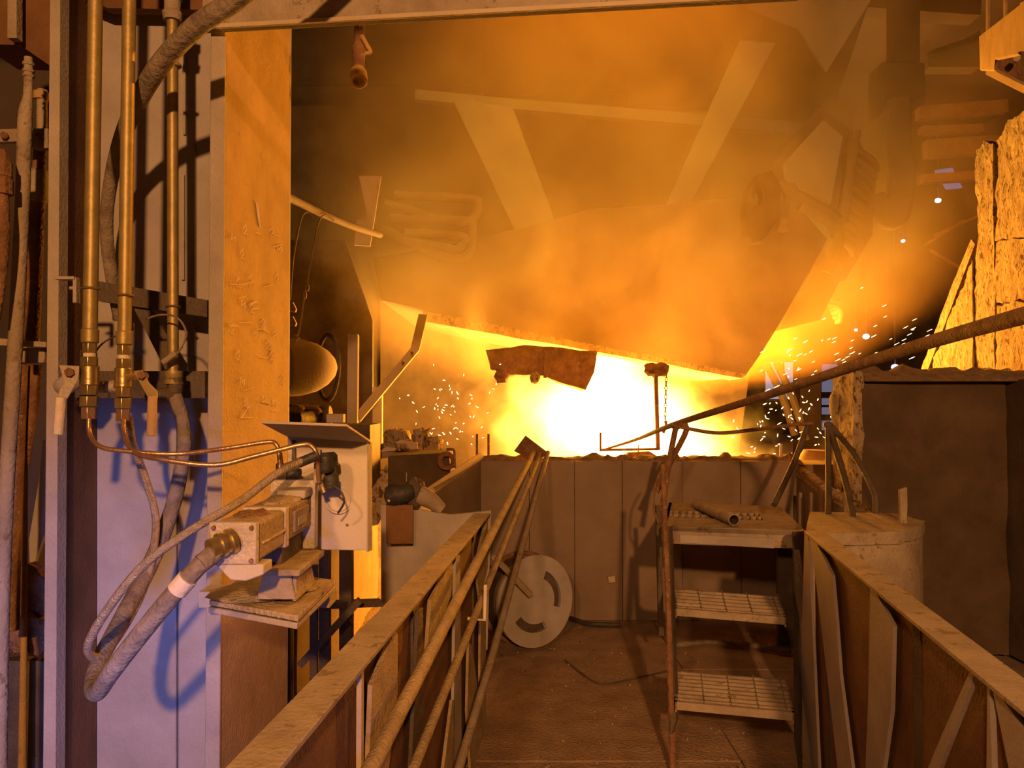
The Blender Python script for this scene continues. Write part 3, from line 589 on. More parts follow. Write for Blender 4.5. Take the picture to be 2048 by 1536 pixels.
fs += [(i, 2 * n + i, 2 * n + (i + 1) % n, (i + 1) % n) for i in range(n)] + [(n + i, n + (i + 1) % n, 3 * n + (i + 1) % n, 3 * n + i) for i in range(n)]
b_.add(va + vb, fs).build('link_plate', 'conc', t, .015)
MB().lathe(P(1565, 385, 8.2), P(1590, 372, 8.2), [(0, .06), (.5, .07), (1, .04)], 14).build('pin', 'furnace', t)
MB().lathe(P(1556, 448, 8.15), P(1578, 452, 8.15), [(0, .07), (.5, .09), (1, .06)], 14).build('pin', 'furnace', t)
MB().prism(poly([(1555, 370), (1585, 380), (1575, 445), (1556, 445)], 8.22), (0, .1, 0)).build('lug', 'furnace', t)
# slag-crusted coil below the fluted panel
t = thing('coil_stack', 'stack of curled glowing cooling coils between furnace and dark hall', 'coil')
for i in range(6):
    x0 = 1592 + i * 4; y0 = 575 + i * 9; MB().tube([P(x0 - 10, y0 - 2 + i * 4, 10), P(x0 + 30, y0 - 12, 10), P(x0 + 66, y0 - 4, 10), P(x0 + 84 - i * 3, y0 + 18, 10.1), P(x0 + 60, y0 + 24, 10.2)], .035, 8, True, 5).build('coil_turn', 'slag', t)
# spout block under the vessel
t = thing('spout_block', 'dark burnt spout block hanging in front of the white glare', 'block')
MB().prism(poly([(972, 700), (1050, 690), (1196, 702), (1190, 745), (1172, 780), (1120, 764), (1090, 752), (1022, 750), (1008, 742), (982, 738)], 7.75), (0, .55, 0)).rough(3, .02, 5, 3).build('block_body', 'rust', t)
MB().tube([P(1002, 738, 7.7), P(1004, 766, 7.7)], .05, 8).build('drip_bolt', 'rust', t)
MB().blob(P(1003, 752, 7.7), .07, .06, .06, 3).build('drip_slag', 'rust', t)
MB().blob(P(1070, 756, 7.75), .05, .05, .06, 5).build('drip_slag', 'slag', t)
MB().bar(P(1092, 700, 7.73), P(1090, 756, 7.73), .03, .03).build('seam_bar', 'rust', t)
# gallows frame and chain in front of the fire
t = thing('gallows_frame', 'thin steel frame standing in front of the flames by the chain', 'frame')
Yg = 7.2
MB().bar(P(1311, 738, Yg), P(1316, 900, Yg), .034, .04).build('upright', 'rust', t)
MB().bar(P(1200, 900, Yg), P(1318, 898, Yg), .022, .03).build('sill_bar', 'rust', t)
MB().bar(P(1201, 865, Yg), P(1201, 903, Yg), .018, .02).build('stub', 'rust', t)
MB().blob(P(1312, 740, Yg), .10, .08, .06, 5, .5, 14, 9, .5).build('top_lug', 'rust', t)
MB().prism(poly([(1258, 905), (1300, 903), (1330, 922), (1240, 922)], Yg), (0, .1, 0)).build('foot_plate', 'rust', t)
MB().bar(P(1277, 890, Yg), P(1276, 925, Yg), .01, .01).build('pin', 'rust', t)
t = thing('hanging_chain', 'rusty link chain hanging beside the gallows frame', 'chain')
proto = None
for i in range(12):
    c = P(1333 - i * .25, 742 + i * 8.6, 7.1)
    if i % 2 == 0: MB().torus(c, (0, 1, 0), .011, .0045, 12, 5, 2.3, (0, 0, 1)).build('link', 'rust', t)
    else: MB().torus(c, (1, 0, 0), .011, .0045, 12, 5, 2.3, (0, 0, 1)).build('link', 'rust', t)
MB().tube([P(1331, 842, 7.1), P(1333, 852, 7.1), P(1326, 866, 7.1)], .014, 6).build('end_hook', 'rust', t)
for x, lab in ((954, 'left of the twin steel stakes stuck in the sand ridge'), (977, 'right of the twin steel stakes stuck in the sand ridge')):
    tag(MB().bar(P(x, 868, 6.0), P(x, 918, 6.0), .018, .018).build('steel_stake', 'rust'), lab, 'stake', 'steel stakes in the sand')
tag(MB().bar(P(1562, 888, 6.0), P(1561, 935, 6.0), .018, .018).build('steel_stake', 'bar'), 'lone lit stake beyond the basin, right of the flames', 'stake', 'steel stakes in the sand')

# molten bath
tag(MB().prism([Vector((-.7, 8.6, .55)), Vector((2.4, 8.6, .55)), Vector((2.6, 11.2, .55)), Vector((-.7, 11.2, .55))], (0, 0, .1)).rough(3, .05, 2).build('molten_bath', 'hot'), 'white-hot molten steel bath behind the basin wall', 'metal', None, 'stuff')
tag(MB().tube([P(1215, 700, 9.3), P(1225, 800, 9.35), P(1230, 900, 9.4), P(1230, 960, 9.4)], [.18, .24, .30, .42], 16, True, 5).rough(1, .05, 3).build('molten_stream', 'hot'), 'white-hot steel pouring under the tilted furnace', 'metal', None, 'stuff')

# ================================================================== VOLUMES: flame and smoke
def volmat(name, kind):
    m = bpy.data.materials.new(name); m.use_nodes = True; nt = m.node_tree; N = nt.nodes; L = nt.links; N.clear()
    out = N.new('ShaderNodeOutputMaterial'); g = N.new('ShaderNodeNewGeometry'); pos = g.outputs['Position']
    def vmath(op, a, b=None, c=None):
        n = N.new('ShaderNodeMath'); n.operation = op
        for i, q in enumerate((a, b, c)):
            if q is None: continue
            if isinstance(q, (int, float)): n.inputs[i].default_value = q
            else: L.new(q, n.inputs[i])
        return n.outputs[0]
    def ell(c, r):       # 1 at the centre, 0 at the surface of an ellipsoid
        s = N.new('ShaderNodeVectorMath'); s.operation = 'SUBTRACT'; L.new(pos, s.inputs[0]); s.inputs[1].default_value = c
        d = N.new('ShaderNodeVectorMath'); d.operation = 'DIVIDE'; L.new(s.outputs[0], d.inputs[0]); d.inputs[1].default_value = r
        l = N.new('ShaderNodeVectorMath'); l.operation = 'LENGTH'; L.new(d.outputs[0], l.inputs[0])
        return vmath('MAXIMUM', vmath('SUBTRACT', 1.0, l.outputs['Value']), 0.0)
    def nz(scale, det=3, dist=.6):
        n = N.new('ShaderNodeTexNoise'); n.inputs['Scale'].default_value = scale; n.inputs['Detail'].default_value = det; n.inputs['Distortion'].default_value = dist
        L.new(pos, n.inputs['Vector']); return n.outputs[0]
    if kind == 'flame':
        e = vmath('ADD', ell((.95, 9.9, 1.35), (1.75, 1.3, 1.4)), vmath('MULTIPLY', ell((2.1, 9.6, .95), (1.3, 1.2, 1.0)), .9))
        e = vmath('ADD', e, vmath('MULTIPLY', ell((1.3, 9.9, 1.7), (1.1, 1.1, .9)), .6))
        k = vmath('MAXIMUM', vmath('ADD', vmath('MULTIPLY', e, 1.7), vmath('MULTIPLY', vmath('SUBTRACT', nz(2.2, 3, 1.2), .55), 1.5)), 0.0)
        k = vmath('MULTIPLY', vmath('POWER', k, 2.0), 5.0)
        em = N.new('ShaderNodeEmission'); mx = N.new('ShaderNodeMix'); mx.data_type = 'RGBA'; mx.inputs[6].default_value = (1, .36, .02, 1); mx.inputs[7].default_value = (1, .56, .12, 1)
        L.new(vmath('MULTIPLY', k, .16), mx.inputs[0]); L.new(mx.outputs[2], em.inputs[0]); L.new(k, em.inputs[1]); L.new(em.outputs[0], out.inputs['Volume'])
    else:
        e = vmath('ADD', ell((1.3, 8.8, 4.6), (4.6, 3.6, 3.0)), vmath('MULTIPLY', ell((3.3, 9.6, 3.6), (1.9, 2.4, 1.75)), 1.5))
        e = vmath('ADD', e, vmath('MULTIPLY', ell((-.5, 8.2, 3.1), (1.7, 2.0, 1.3)), .6))
        n_ = vmath('MAXIMUM', vmath('MULTIPLY', vmath('SUBTRACT', nz(.85, 4, 1.5), .27), 2.3), 0.05)
        k = vmath('MULTIPLY', vmath('MULTIPLY', e, n_), 1.5)
        sc = N.new('ShaderNodeVolumeScatter'); sc.inputs['Color'].default_value = (1, .68, .3, 1); sc.inputs['Anisotropy'].default_value = .25
        L.new(k, sc.inputs['Density']); L.new(sc.outputs[0], out.inputs['Volume'])
    return m
tag(MB().box((-.9, 8.0, .3), (3.6, 11.2, 3.4)).build('flame', volmat('flame_gas', 'flame')), 'blinding yellow-white flames under the tilted furnace', 'flame', None, 'stuff')
tag(MB().box((-1.9, 6.2, .9), (5.5, 12.2, 7.4)).build('smoke', volmat('orange_smoke', 'smoke')), 'orange-lit smoke filling the hood around the furnace', 'smoke', None, 'stuff')

# sparks
sp = MB(); rnd = random.Random(11)
def spark(x, y, Y, ang, ln, r):
    a = P(x, y, Y); d = Vector((math.cos(ang), rnd.uniform(-.3, .3), math.sin(ang))) * ln
    sp.tube([a - d / 2, a, a + d / 2], [r * .3, r, r * .3], 5)
for i in range(95): spark(rnd.gauss(1582, 44), rnd.gauss(850, 62), rnd.uniform(6.6, 8.0), rnd.uniform(-1.4, 1.4), rnd.uniform(.014, .036), rnd.uniform(.003, .0058))
for i in range(70): spark(rnd.gauss(900, 42), rnd.gauss(830, 45), rnd.uniform(6.8, 8.0), rnd.uniform(-1.6, 1.6), rnd.uniform(.012, .030), rnd.uniform(.0022, .005))
for i in range(60):
    t_ = rnd.random(); spark(1540 + t_ * 300 + rnd.gauss(0, 25), 745 - t_ * 100 + rnd.gauss(0, 42), rnd.uniform(6.8, 8.0), .45, rnd.uniform(.025, .06), rnd.uniform(.002, .004))
for i in range(28): spark(rnd.uniform(1480, 1640), rnd.gauss(925, 14), rnd.uniform(6.8, 7.6), rnd.uniform(-.5, .5), rnd.uniform(.015, .04), rnd.uniform(.003, .005))
tag(sp.build('sparks', 'spark'), 'bright sparks scattering around the flames', 'sparks', None, 'stuff')

# ================================================================== DISTANT HALL
t = struct(MB().prism(quad(1524, 720, 1606, 802, 37.9), (0, .1, 0)).build('window_1', 'far'))
MB().prism(quad(1528, 724, 1602, 798, 37.8), (0, .1, 0)).build('pane', 'win', t)
for a in (1528, 1602, 1566): MB().bar(P(a, 722, 37.7), P(a, 800, 37.7), .12, .1).build('frame_bar', 'far', t)
t = struct(MB().prism(quad(1640, 724, 1715, 864, 37.9), (0, .1, 0)).build('window_2', 'far'))
MB().prism(quad(1645, 728, 1710, 860, 37.8), (0, .1, 0)).build('pane', 'dimwin', t)
for y in (752, 790, 812, 835): MB().bar(P(1642, y, 37.7), P(1712, y, 37.7), .3 if y != 812 else .12, .1, (0, 1, 0)).build('frame_bar', 'far', t)
tag(MB().prism(quad(1600, 690, 1642, 925, 20), (0, .5, 0)).build('hall_post', 'far'), 'broad dark hall post between the two pale openings', 'post')
for k, (x0, y0, x1, y1) in enumerate(((1532, 726, 1590, 870), (1552, 724, 1612, 880))):
    tag(MB().tube([P(x0, y0, 14), P((x0 + x1) / 2 + 4, (y0 + y1) / 2 - 4, 14), P(x1, y1, 14)], .07, 8, True, 4).build('slanting_bar', 'far'), ('left' if k == 0 else 'right') + ' of two slanting bars before the daylit opening', 'bar')
struct(MB().prism(quad(1812, 537, 1824, 603, 37.9), (0, .1, 0)).build('window_3', 'dimwin'))
for x, y, r, m, lab in ((1876, 401, .09, 'lamp', 'small white lamp in the dark hall left of the slag stack'), (1732, 673, .10, 'lamp', 'white lamp shining above the long lance pipe'), (1790, 734, .11, 'bluelamp', 'blue-violet lamp just above the concrete block'), (1806, 482, .06, 'lamp', 'tiny white lamp below the crane hook'), (1712, 660, .05, 'lamp', 'faint dim lamp beside the white lamp over the pipe')):
    t = thing('hall_lamp', lab, 'lamp', 'lamps in the far hall')
    MB().blob(P(x, y, 24), r, r, r * .8, 1, 0).build('bulb', m, t); MB().bar(P(x, y - 4, 24.1), Vector((P(x, y, 24.1).x, 24.1, 11)), .03, .03).build('hanger', 'far', t)
for k, (x0, y0, x1, y1, h, lab) in enumerate(((1835, 228, 2010, 214, .35, 'upper pale girder in the hall behind the hook'), (1840, 262, 1960, 258, .2, 'second girder below the upper one in the hall'), (1850, 300, 1990, 290, .5, 'wide dull girder at the hook middle height'), (1840, 360, 1950, 352, .25, 'lowest level girder above the white lamp'))):
    tag(MB().bar(P(x0, y0, 22), P(x1, y1, 22), h, .3, (0, 1, 0)).build('roof_girder', 'brown'), lab, 'girder')
for k, (x0, y0, x1, y1, lab) in enumerate(((1860, 500, 1960, 560, 'thin truss bar sloping down to the slag stack'), (1850, 490, 1930, 440, 'thin truss bar rising towards the slag stack'), (1870, 470, 1960, 430, 'upper rising truss bar in the hall'))):
    tag(MB().bar(P(x0, y0, 20), P(x1, y1, 20), .06, .06).build('truss_bar', 'brown'), lab, 'truss')
tag(plate([(1872, 340), (1905, 335), (1925, 375), (1895, 378)], 24, .1).build('roof_pane', 'dimwin'), 'pale broken roof pane above the white hall lamp', 'pane')
t = thing('crane_girder', 'orange-lit crane girder end behind the hook top', 'girder')
MB().prism(poly([(1700, -60), (1965, -60), (1962, 30), (1700, 12)], 14), (0, .4, 0)).build('girder_web', 'hood', t)
MB().prism(poly([(1855, 118), (1960, 60), (1962, 134), (1858, 134)], 13), (0, .3, 0)).build('end_plate', 'furnace', t)
MB().bar(P(1858, 108, 12.8), P(1960, 74, 12.8), .08, .1).build('tie_bar', 'dark', t)
t = thing('crane_hook', 'massive laminated crane hook hanging beside the furnace', 'hook')
hk = [(1821, 190), (1821, 290), (1831, 331), (1829, 373), (1817, 435), (1805, 452), (1788, 458), (1770, 455), (1759, 446), (1753, 414), (1757, 385), (1767, 382), (1770, 397), (1780, 393), (1781, 344), (1773, 298), (1775, 232), (1781, 195)]
for i, (dy, sc_) in enumerate(((0, 1), (.13, 1))):
    q = [(x + i * 4, y) for x, y in hk]
    MB().prism(poly(q, 8.9 + dy), (0, .11, 0)).build('hook_plate', 'furnace', t, .02)
MB().prism(poly([(1766, 122), (1850, 125), (1853, 190), (1832, 216), (1822, 200), (1780, 200), (1764, 230), (1762, 150)], 9.0), (0, .35, 0)).build('hook_block', 'hood', t, .02)
MB().prism(poly([(1826, 206), (1852, 190), (1850, 205), (1832, 218)], 8.85), (0, .1, 0)).build('keeper', 'furnace', t)
MB().bar(P(1806, -60, 9.1), P(1806, 130, 9.1), .3, .2).build('hanger_bar', 'hood', t)

# ================================================================== RIGHT SIDE
t = thing('concrete_block', 'huge scorched concrete block filling the right side below the slag stack', 'block')
Xb = 2.23
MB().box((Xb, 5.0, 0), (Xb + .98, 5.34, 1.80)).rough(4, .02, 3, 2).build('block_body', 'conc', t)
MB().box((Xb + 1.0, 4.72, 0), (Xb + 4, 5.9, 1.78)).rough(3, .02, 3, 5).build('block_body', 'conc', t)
ridge((Xb + .05, 5.2, 1.8), (Xb + 3.0, 5.1, 1.8), .55, .07, 9, 50).build('slag_cap', 'sand', t)['kind'] = 'stuff'
MB().prism([PP(x, y, (2.18, 5, 0), (1, .08, 0)) for x, y in ((1662, 800), (1676, 757), (1707, 742), (1706, 1150), (1664, 1100), (1668, 900))], (.06, .0, 0)).rough(4, .018, 6, 4).build('slag_flank', 'slag', t)
# crusted slag stack
t = thing('slag_stack', 'tall fire-lit stack crusted with speckled slag above the concrete block', 'stack')
pn2 = Vector((-.95, .30, 0)); q0 = Vector((3.55, 5.4, 2))
def st(pts, off=0, th=.35, c=4, a=.03, s=1, m='slag', nm='crust_slab'):
    MB().prism([PP(x, y, q0 - pn2 * off, pn2) for x, y in pts], (.33 * th / .35, .05, 0)).rough(c, a, 5, s).build(nm, m, t)
st([(1953, 300), (1964, 288), (1985, 284), (1988, 480), (1990, 738), (1948, 738), (1948, 560), (1955, 470)], 0, .3, 4, .03, 1)
st([(1990, 280), (2002, 268), (2014, 240), (2060, 215), (2060, 470), (1992, 480)], 0, .35, 4, .03, 2)
st([(1992, 484), (2060, 474), (2060, 600), (1992, 606)], .01, .35, 4, .03, 3)
st([(1992, 610), (2060, 604), (2060, 740), (1992, 740)], .0, .35, 4, .03, 4)
st([(1944, 520), (1946, 738), (1862, 740), (1895, 640), (1925, 575)], -.02, .2, 4, .025, 5)
st([(1942, 478), (1950, 488), (1856, 738), (1842, 738), (1888, 612)], .02, .06, 3, .01, 6, 'slag', 'edge_strip')
t = thing('wall_bracket', 'bright fire-lit steel bracket box at the top right corner', 'bracket')
MB().prism([PP(x, y, (2.85, 4.6, 0), (-.9, .42, 0)) for x, y in [(1958, 72), (2040, 8), (2036, 108), (1990, 118), (1988, 140), (1960, 140)]], (.03, .02, 0)).build('face_plate', 'orangeface', t, .004)
MB().prism([PP(x, y, (2.85, 4.6, 0), (-.9, .42, 0)) for x, y in [(2040, 6), (2090, -16), (2090, 70), (2036, 104)]], (.05, -.02, 0)).build('side_plate', 'orangeface', t)
MB().bar(P(1975, 140, 4.6), P(2060, 182, 4.4), .02, .05).build('lower_bar', 'orangeface', t)
MB().prism(poly([(1992, 118), (2034, 108), (2058, 160), (2040, 165), (1990, 135)], 4.66), (0, .03, 0)).build('gusset', 'rust', t)
MB().tube([P(2034, 116, 4.55), P(2034, 116, 4.5)], .02, 6).build('bolt', 'bar', t)
for x in (1976, 2011): MB().bar(P(x, -40, 4.9), P(x, 60, 4.9), .016, .02).build('hanger_rod', 'orangeface', t)

# right parapet: lit jagged edge running back to the basin wall
t = thing('basin_parapet', 'low parapet wall with jagged glowing rim running back from the round bin', 'parapet')
pa = [P(1592, 938, 5.8), P(1640, 975, 5.2), P(1700, 1010, 4.75), P(1800, 1068, 4.2)]
for i in range(3):
    a, b = pa[i], pa[i + 1]
    MB().prism([a, b, Vector((b.x, b.y, 0)), Vector((a.x, a.y, 0))], (.06, .03, 0)).build('parapet_panel', 'basin', t, .004)
    ridge(a + Vector((.04, 0, -.01)), b + Vector((.04, 0, -.01)), .09, .035, i * 5 + 2, 18).build('crust_rim', 'slag', t)['kind'] = 'stuff'
for x, Y in ((1600, 5.6), (1622, 5.3), (1650, 5.0), (1690, 4.7)):
    MB().bar(P(x, 985, Y), P(x, 1300, Y), .02, .03).build('stiffener', 'basin', t)
t = thing('round_bin', 'dusty round-cornered steel bin behind the right handrail', 'bin')
bx = [P(1612, 1066, 3.75), P(1700, 1066, 3.7), P(1800, 1064, 3.75), P(1842, 1064, 3.9), P(1850, 1058, 4.05), P(1800, 1052, 4.35), P(1620, 1040, 4.4)]
zz = P(1700, 1066, 3.7).z
bp = [Vector((p.x, p.y, zz)) for p in bx]
MB().prism(bp, (0, 0, -.06)).rough(2, .008, 6, 3).build('bin_rim', 'dusty', t)
cc = sum(bp, Vector()) / len(bp)
bq = [cc + (p - cc) * .96 - Vector((0, 0, .06)) for p in bp]
MB().prism([Vector((p.x, p.y, 0)) for p in bq], (0, 0, zz - .06)).build('bin_shell', 'dusty', t, .02)
tag(MB().prism([P(1800, 980, 4.0), P(1814, 975, 4.0), P(1815, 1010, 4.0), P(1812, 1075, 4.0), P(1802, 1075, 4.0)], (0, .02, 0)).build('pale_stake', 'dusty'), 'pale-topped flat stake standing on the round bin', 'stake')
tag(MB().lathe(P(1630, 1000, 6.6), P(1632, 900, 6.6), [(0, .16), (.8, .15), (1, .10)], 20).build('slag_pot', 'orangeface'), 'glowing orange pot standing beyond the parapet, spattered with sparks', 'pot')

# pyramid supports + sagging hose rail
def trestle(label, top, feet, Y, r, m='dusty'):
    t = thing('tube_trestle', label, 'trestle', 'tube trestles on the landing')
    for pts in feet:
        MB().tube([P(x, y, yy) for x, y, yy in pts], r, 10, True, 4 if len(pts) > 2 else 0).build('leg', m, t)
    MB().blob(P(top[0], top[1], Y), r * 1.6, r * 1.6, r * 1.3, 1, .1).build('cap', m, t)
    return t
trestle('rusty tube trestle in front of the flames carrying the long pipe', (1352, 853), [[(1352, 853, 4.9), (1335, 940, 4.8), (1326, 1012, 4.7)], [(1352, 853, 4.9), (1374, 857, 4.9), (1338, 930, 4.9), (1312, 985, 4.9)]], 4.9, .019, 'rust')
trestle('three-legged bent tube trestle right of the flames', (1656, 850), [[(1616, 848, 4.9), (1590, 920, 4.8), (1548, 1010, 4.6)], [(1656, 850, 4.8), (1657, 950, 4.6), (1656, 1062, 4.2)], [(1658, 850, 4.8), (1690, 960, 4.5), (1712, 1066, 4.1)], [(1660, 850, 4.8), (1705, 905, 4.6), (1745, 975, 4.4), (1752, 1010, 4.35), (1750, 1066, 4.3)]], 4.8, .018, 'dark')
pipe('sagging_rail', 'thin rusty rail sagging between the two trestles', [P(1345, 850, 4.88), P(1380, 858, 4.88), P(1440, 866, 4.88), P(1520, 858, 4.88), P(1600, 848, 4.88), P(1625, 847, 4.88)], .012, 'rust', 'rail')
pipe('lance_pipe', 'long dark lance pipe slanting from the right edge down into the fire', [P(2140, 604, 1.75), P(2048, 631, 1.95), P(1880, 678, 2.5), P(1700, 735, 3.2), P(1520, 795, 4.1), P(1345, 850, 5.2), P(1270, 880, 6.4), P(1205, 900, 7.4)], [.023, .023, .023, .023, .022, .019, .013, .009], 'rust')

# platform steps
t = thing('step_unit', 'steel access steps with dusty grating landing and two grated treads', 'steps')
pl = [PZ(1326, 1052, .93), PZ(1612, 1062, .93), PZ(1560, 1012, .93), PZ(1338, 1005, .93)]
def inner(q, a, b):          # bilinear point on quad q: a across, b back
    return q[0].lerp(q[1], a).lerp(q[3].lerp(q[2], a), b)
def strip(q, a0, a1, b0, b1, th, nm, m, par, bv=.002):
    return MB().prism([inner(q, a0, b0), inner(q, a1, b0), inner(q, a1, b1), inner(q, a0, b1)], (0, 0, -th)).build(nm, m, par, bv)
ld = strip(pl, 0, 1, 0, .34, .03, 'landing_plate', 'dusty', t)
strip(pl, 0, 1, .62, 1, .03, 'landing_plate', 'dusty', t); strip(pl, .76, 1, .34, .62, .03, 'landing_plate', 'dusty', t)
strip(pl, 0, .03, .34, .62, .03, 'landing_plate', 'dusty', t)
for i in range(13): strip(pl, .05 + i * .056, .066 + i * .056, .34, .62, .03, 'grating_bar', 'dusty', t)
strip(pl, 0.03, .76, .47, .50, .02, 'grating_bar', 'dusty', t)
MB().prism([pl[0], pl[1], pl[1] + Vector((0, 0, -.10)), pl[0] + Vector((0, 0, -.10))], (0, .02, 0)).build('front_fascia', 'dusty', t, .003)
MB().prism([inner(pl, .12, 0) + Vector((0, -.01, -.045)), inner(pl, .78, 0) + Vector((0, -.01, -.045)), inner(pl, .78, 0) + Vector((0, -.01, -.10)), inner(pl, .12, 0) + Vector((0, -.01, -.09))], (0, .01, 0)).build('fascia_strip', 'plate', t)
MB().prism([pl[0], pl[3], pl[3] + Vector((0, 0, -.1)), pl[0] + Vector((0, 0, -.1))], (.02, 0, 0)).build('side_fascia', 'dark', t)
def tread(z, fl_, fr, bl_, br, n):
    q = [PZ(*fl_, z), PZ(*fr, z), PZ(*br, z), PZ(*bl_, z)]
    tr = MB().prism([inner(q, 0, -.02), inner(q, 1, -.02), inner(q, 1, .03), inner(q, 0, .03)], (0, 0, -.035)).build('tread', 'dusty', t)
    for i in range(n): strip(q, 0, 1, .08 + i * .92 / n, .08 + i * .92 / n + .035, .028, 'grating_bar', 'dusty', tr, 0)
    for i in range(5): strip(q, .02 + i * .23, .027 + i * .23, .02, 1, .02, 'cross_rod', 'dusty', tr, 0)
    for a in (0, .985): MB().prism([inner(q, a, -.02), inner(q, a + .015, -.02), inner(q, a + .015, 1), inner(q, a, 1)], (0, 0, -.045)).build('end_plate', 'dusty', tr)
tread(.62, (1350, 1216), (1572, 1234), (1342, 1172), (1556, 1188), 6)
tread(.31, (1350, 1402), (1588, 1424), (1346, 1336), (1572, 1354), 8)
MB().prism([P(1584, 1064, 4.05), P(1606, 1062, 4.05), P(1600, 1560, 3.35), P(1588, 1480, 3.35)], (.02, .04, 0)).build('stringer', 'dark', t)
MB().prism([P(1326, 1052, 4.12), P(1340, 1052, 4.12), P(1352, 1440, 3.45), P(1342, 1470, 3.4)], (.02, .03, 0)).build('stringer', 'dark', t)
MB().prism(poly([(1556, 1095), (1600, 1095), (1600, 1300), (1556, 1300)], 4.6), (0, .03, 0)).build('rear_leg', 'dark', t)
MB().bar(P(1316, 1010, 4.6), P(1322, 1270, 4.6), .03, .03).build('rear_leg', 'dark', t)
tag(MB().tube([P(1326, 930, 3.9), P(1330, 1050, 3.75), P(1336, 1200, 3.6), P(1346, 1538, 3.42)], .014, 8, True, 4).build('stair_post', 'rust'), 'slim rusty handrail post standing beside the treads', 'post')
pipe('thin_cable', 'thin dark cable drooping beside the landing corner', [P(1332, 925, 4.5), P(1312, 965, 4.5), P(1308, 1020, 4.5), P(1318, 1045, 4.5)], .006, 'rust', 'cable')
t = thing('pipe_offcut', 'short dusty pipe offcut lying diagonally on the grating landing', 'pipe')
a = PZ(1392, 1008, .965); b = PZ(1468, 1040, .965)
MB().tube([a, b], .034, 18, False).build('pipe_wall', 'dusty', t); MB().tube([a, b], .027, 18, False).build('pipe_bore', 'dark', t)
MB().torus(b, b - a, .0305, .0035, 20, 6).build('pipe_lip', 'dusty', t)
# floor curb behind the steps
tag(MB().tube([PZ(1140, 1236, .02), PZ(1180, 1248, .02), PZ(1240, 1250, .02)], .018, 8, True, 4).build('floor_cable', 'black'), 'dark cable lying along the foot of the basin wall', 'cable')
tag(MB().tube([PZ(1345, 1292, .03), PZ(1420, 1284, .03), PZ(1500, 1290, .03), PZ(1580, 1304, .03)], .018, 8, True, 4).build('floor_hose', 'hose'), 'dusty hose lying on the floor behind the lowest tread', 'hose')
tag(MB().tube([PZ(1130, 1320, .008), PZ(1170, 1352, .008), PZ(1205, 1368, .008), PZ(1262, 1358, .008), PZ(1335, 1342, .008)], .006, 6, True, 3).build('floor_wire', 'dark'), 'thin dark wire lying across the middle of the walkway', 'wire')
cr = MB(); rnd = random.Random(5)
for i in range(160):
    x = rnd.uniform(-.1, 1.2); y = rnd.uniform(3.4, 5.6); s_ = rnd.uniform(.003, .010)
    cr.blob((x, y, .006), s_, s_, s_ * .7, i, .4, 6, 4)
tag(cr.build('floor_grit', 'slag'), 'small grit crumbs scattered over the walkway floor', 'grit', None, 'stuff')

# slotted disc leaning at the left of the walkway
t = thing('slotted_disc', 'grey steel disc with two arc slots leaning by the basin wall', 'disc')
Yd = 5.15; c = P(1072, 1202, Yd); Rd = .30; nA = 60
radii = [0, .26, .50, .68, 1.0]
d_ = MB(); vs = []; fs = []
uX = Vector((.84, .42, 0)); uZ = Vector((0, .12, 1)).normalized(); nd = uX.cross(uZ).normalized()
if nd.y > 0: nd = -nd
def slot(i, k):
    a = 360 * k / nA
    return i == 2 and ((-22 < (a if a < 180 else a - 360) < 62) or (215 < a < 290))
for side in (0, 1):
    for r_ in radii:
        for k in range(nA):
            a = 2 * math.pi * k / nA; vs.append(c + (uX * math.cos(a) + uZ * math.sin(a)) * r_ * Rd - nd * (.03 * side))
nr = len(radii)
for i in range(nr - 1):
    for k in range(nA):
        k2 = (k + 1) % nA
        if slot(i, k): continue
        f = (i * nA + k, (i + 1) * nA + k, (i + 1) * nA + k2, i * nA + k2)
        fs += [f, tuple(nr * nA + q for q in reversed(f))]
for k in range(nA):
    k2 = (k + 1) % nA
    fs.append(((nr - 1) * nA + k, (nr - 1) * nA + k2, (2 * nr - 1) * nA + k2, (2 * nr - 1) * nA + k))
    if slot(2, k):
        for i in (2, 3): fs.append((i * nA + k, i * nA + k2, (nr + i) * nA + k2, (nr + i) * nA + k))
d_.add(vs, fs).build('disc_plate', 'plate', t)
MB().lathe(c - nd * .035, c - nd * .26, [(0, .24), (.2, .24), (.25, .27), (.9, .27), (1, .25)], 40).build('drum', 'dark', t)
MB().torus(c - nd * .2 , nd, .30, .018, 40, 6).build('rear_rim', 'rust', t)
tag(MB().bar(P(985, 1110, 4.95), P(1062, 1190, 5.05), .035, .03).build('flat_bar', 'dusty'), 'short flat bar leaning against the slotted disc', 'bar')
tag(MB().bar(P(1222, 1152, 5.78), P(1224, 1164, 5.78), .05, .03).build('wall_stub', 'bar'), 'small pale stub on the basin wall face', 'stub')

# long bars leaning on the sand ridge
t = thing('sampling_bar', 'thickest leaning bar, nearest the left handrail', 'bar', 'long bars leaning on the basin wall')
b1 = P(1068, 904, 5.78); b2 = P(760, 1500, 1.75); MB().tube([b1, b1 + (b2 - b1) * 1.32], .0195, 16).build('bar_rod', 'aludust', t)
t = thing('sampling_bar', 'second leaning bar, just right of the thickest one, ending in a square paddle', 'bar', 'long bars leaning on the basin wall')
b1 = P(1081, 908, 5.75); b2 = P(842, 1500, 2.12); MB().tube([b1, b1 + (b2 - b1) * 1.4], .0145, 14).build('bar_rod', 'aludust', t)
MB().prism([P(1028, 902, 5.85), P(1051, 871, 5.9), P(1100, 908, 5.75), P(1066, 922, 5.75)], (0, .012, 0)).build('paddle', 'rust', t)
t = thing('sampling_bar', 'slimmer leaning bar, closest to the slotted disc', 'bar', 'long bars leaning on the basin wall')
MB().tube([P(1096, 905, 5.75), P(985, 1310, 3.4), P(915, 1545, 2.7), P(880, 1650, 2.5)], .0165, 12).build('bar_rod', 'dusty', t)
t = thing('hooked_rod', 'pale thin rod bent at a right angle by the left handrail', 'rod')
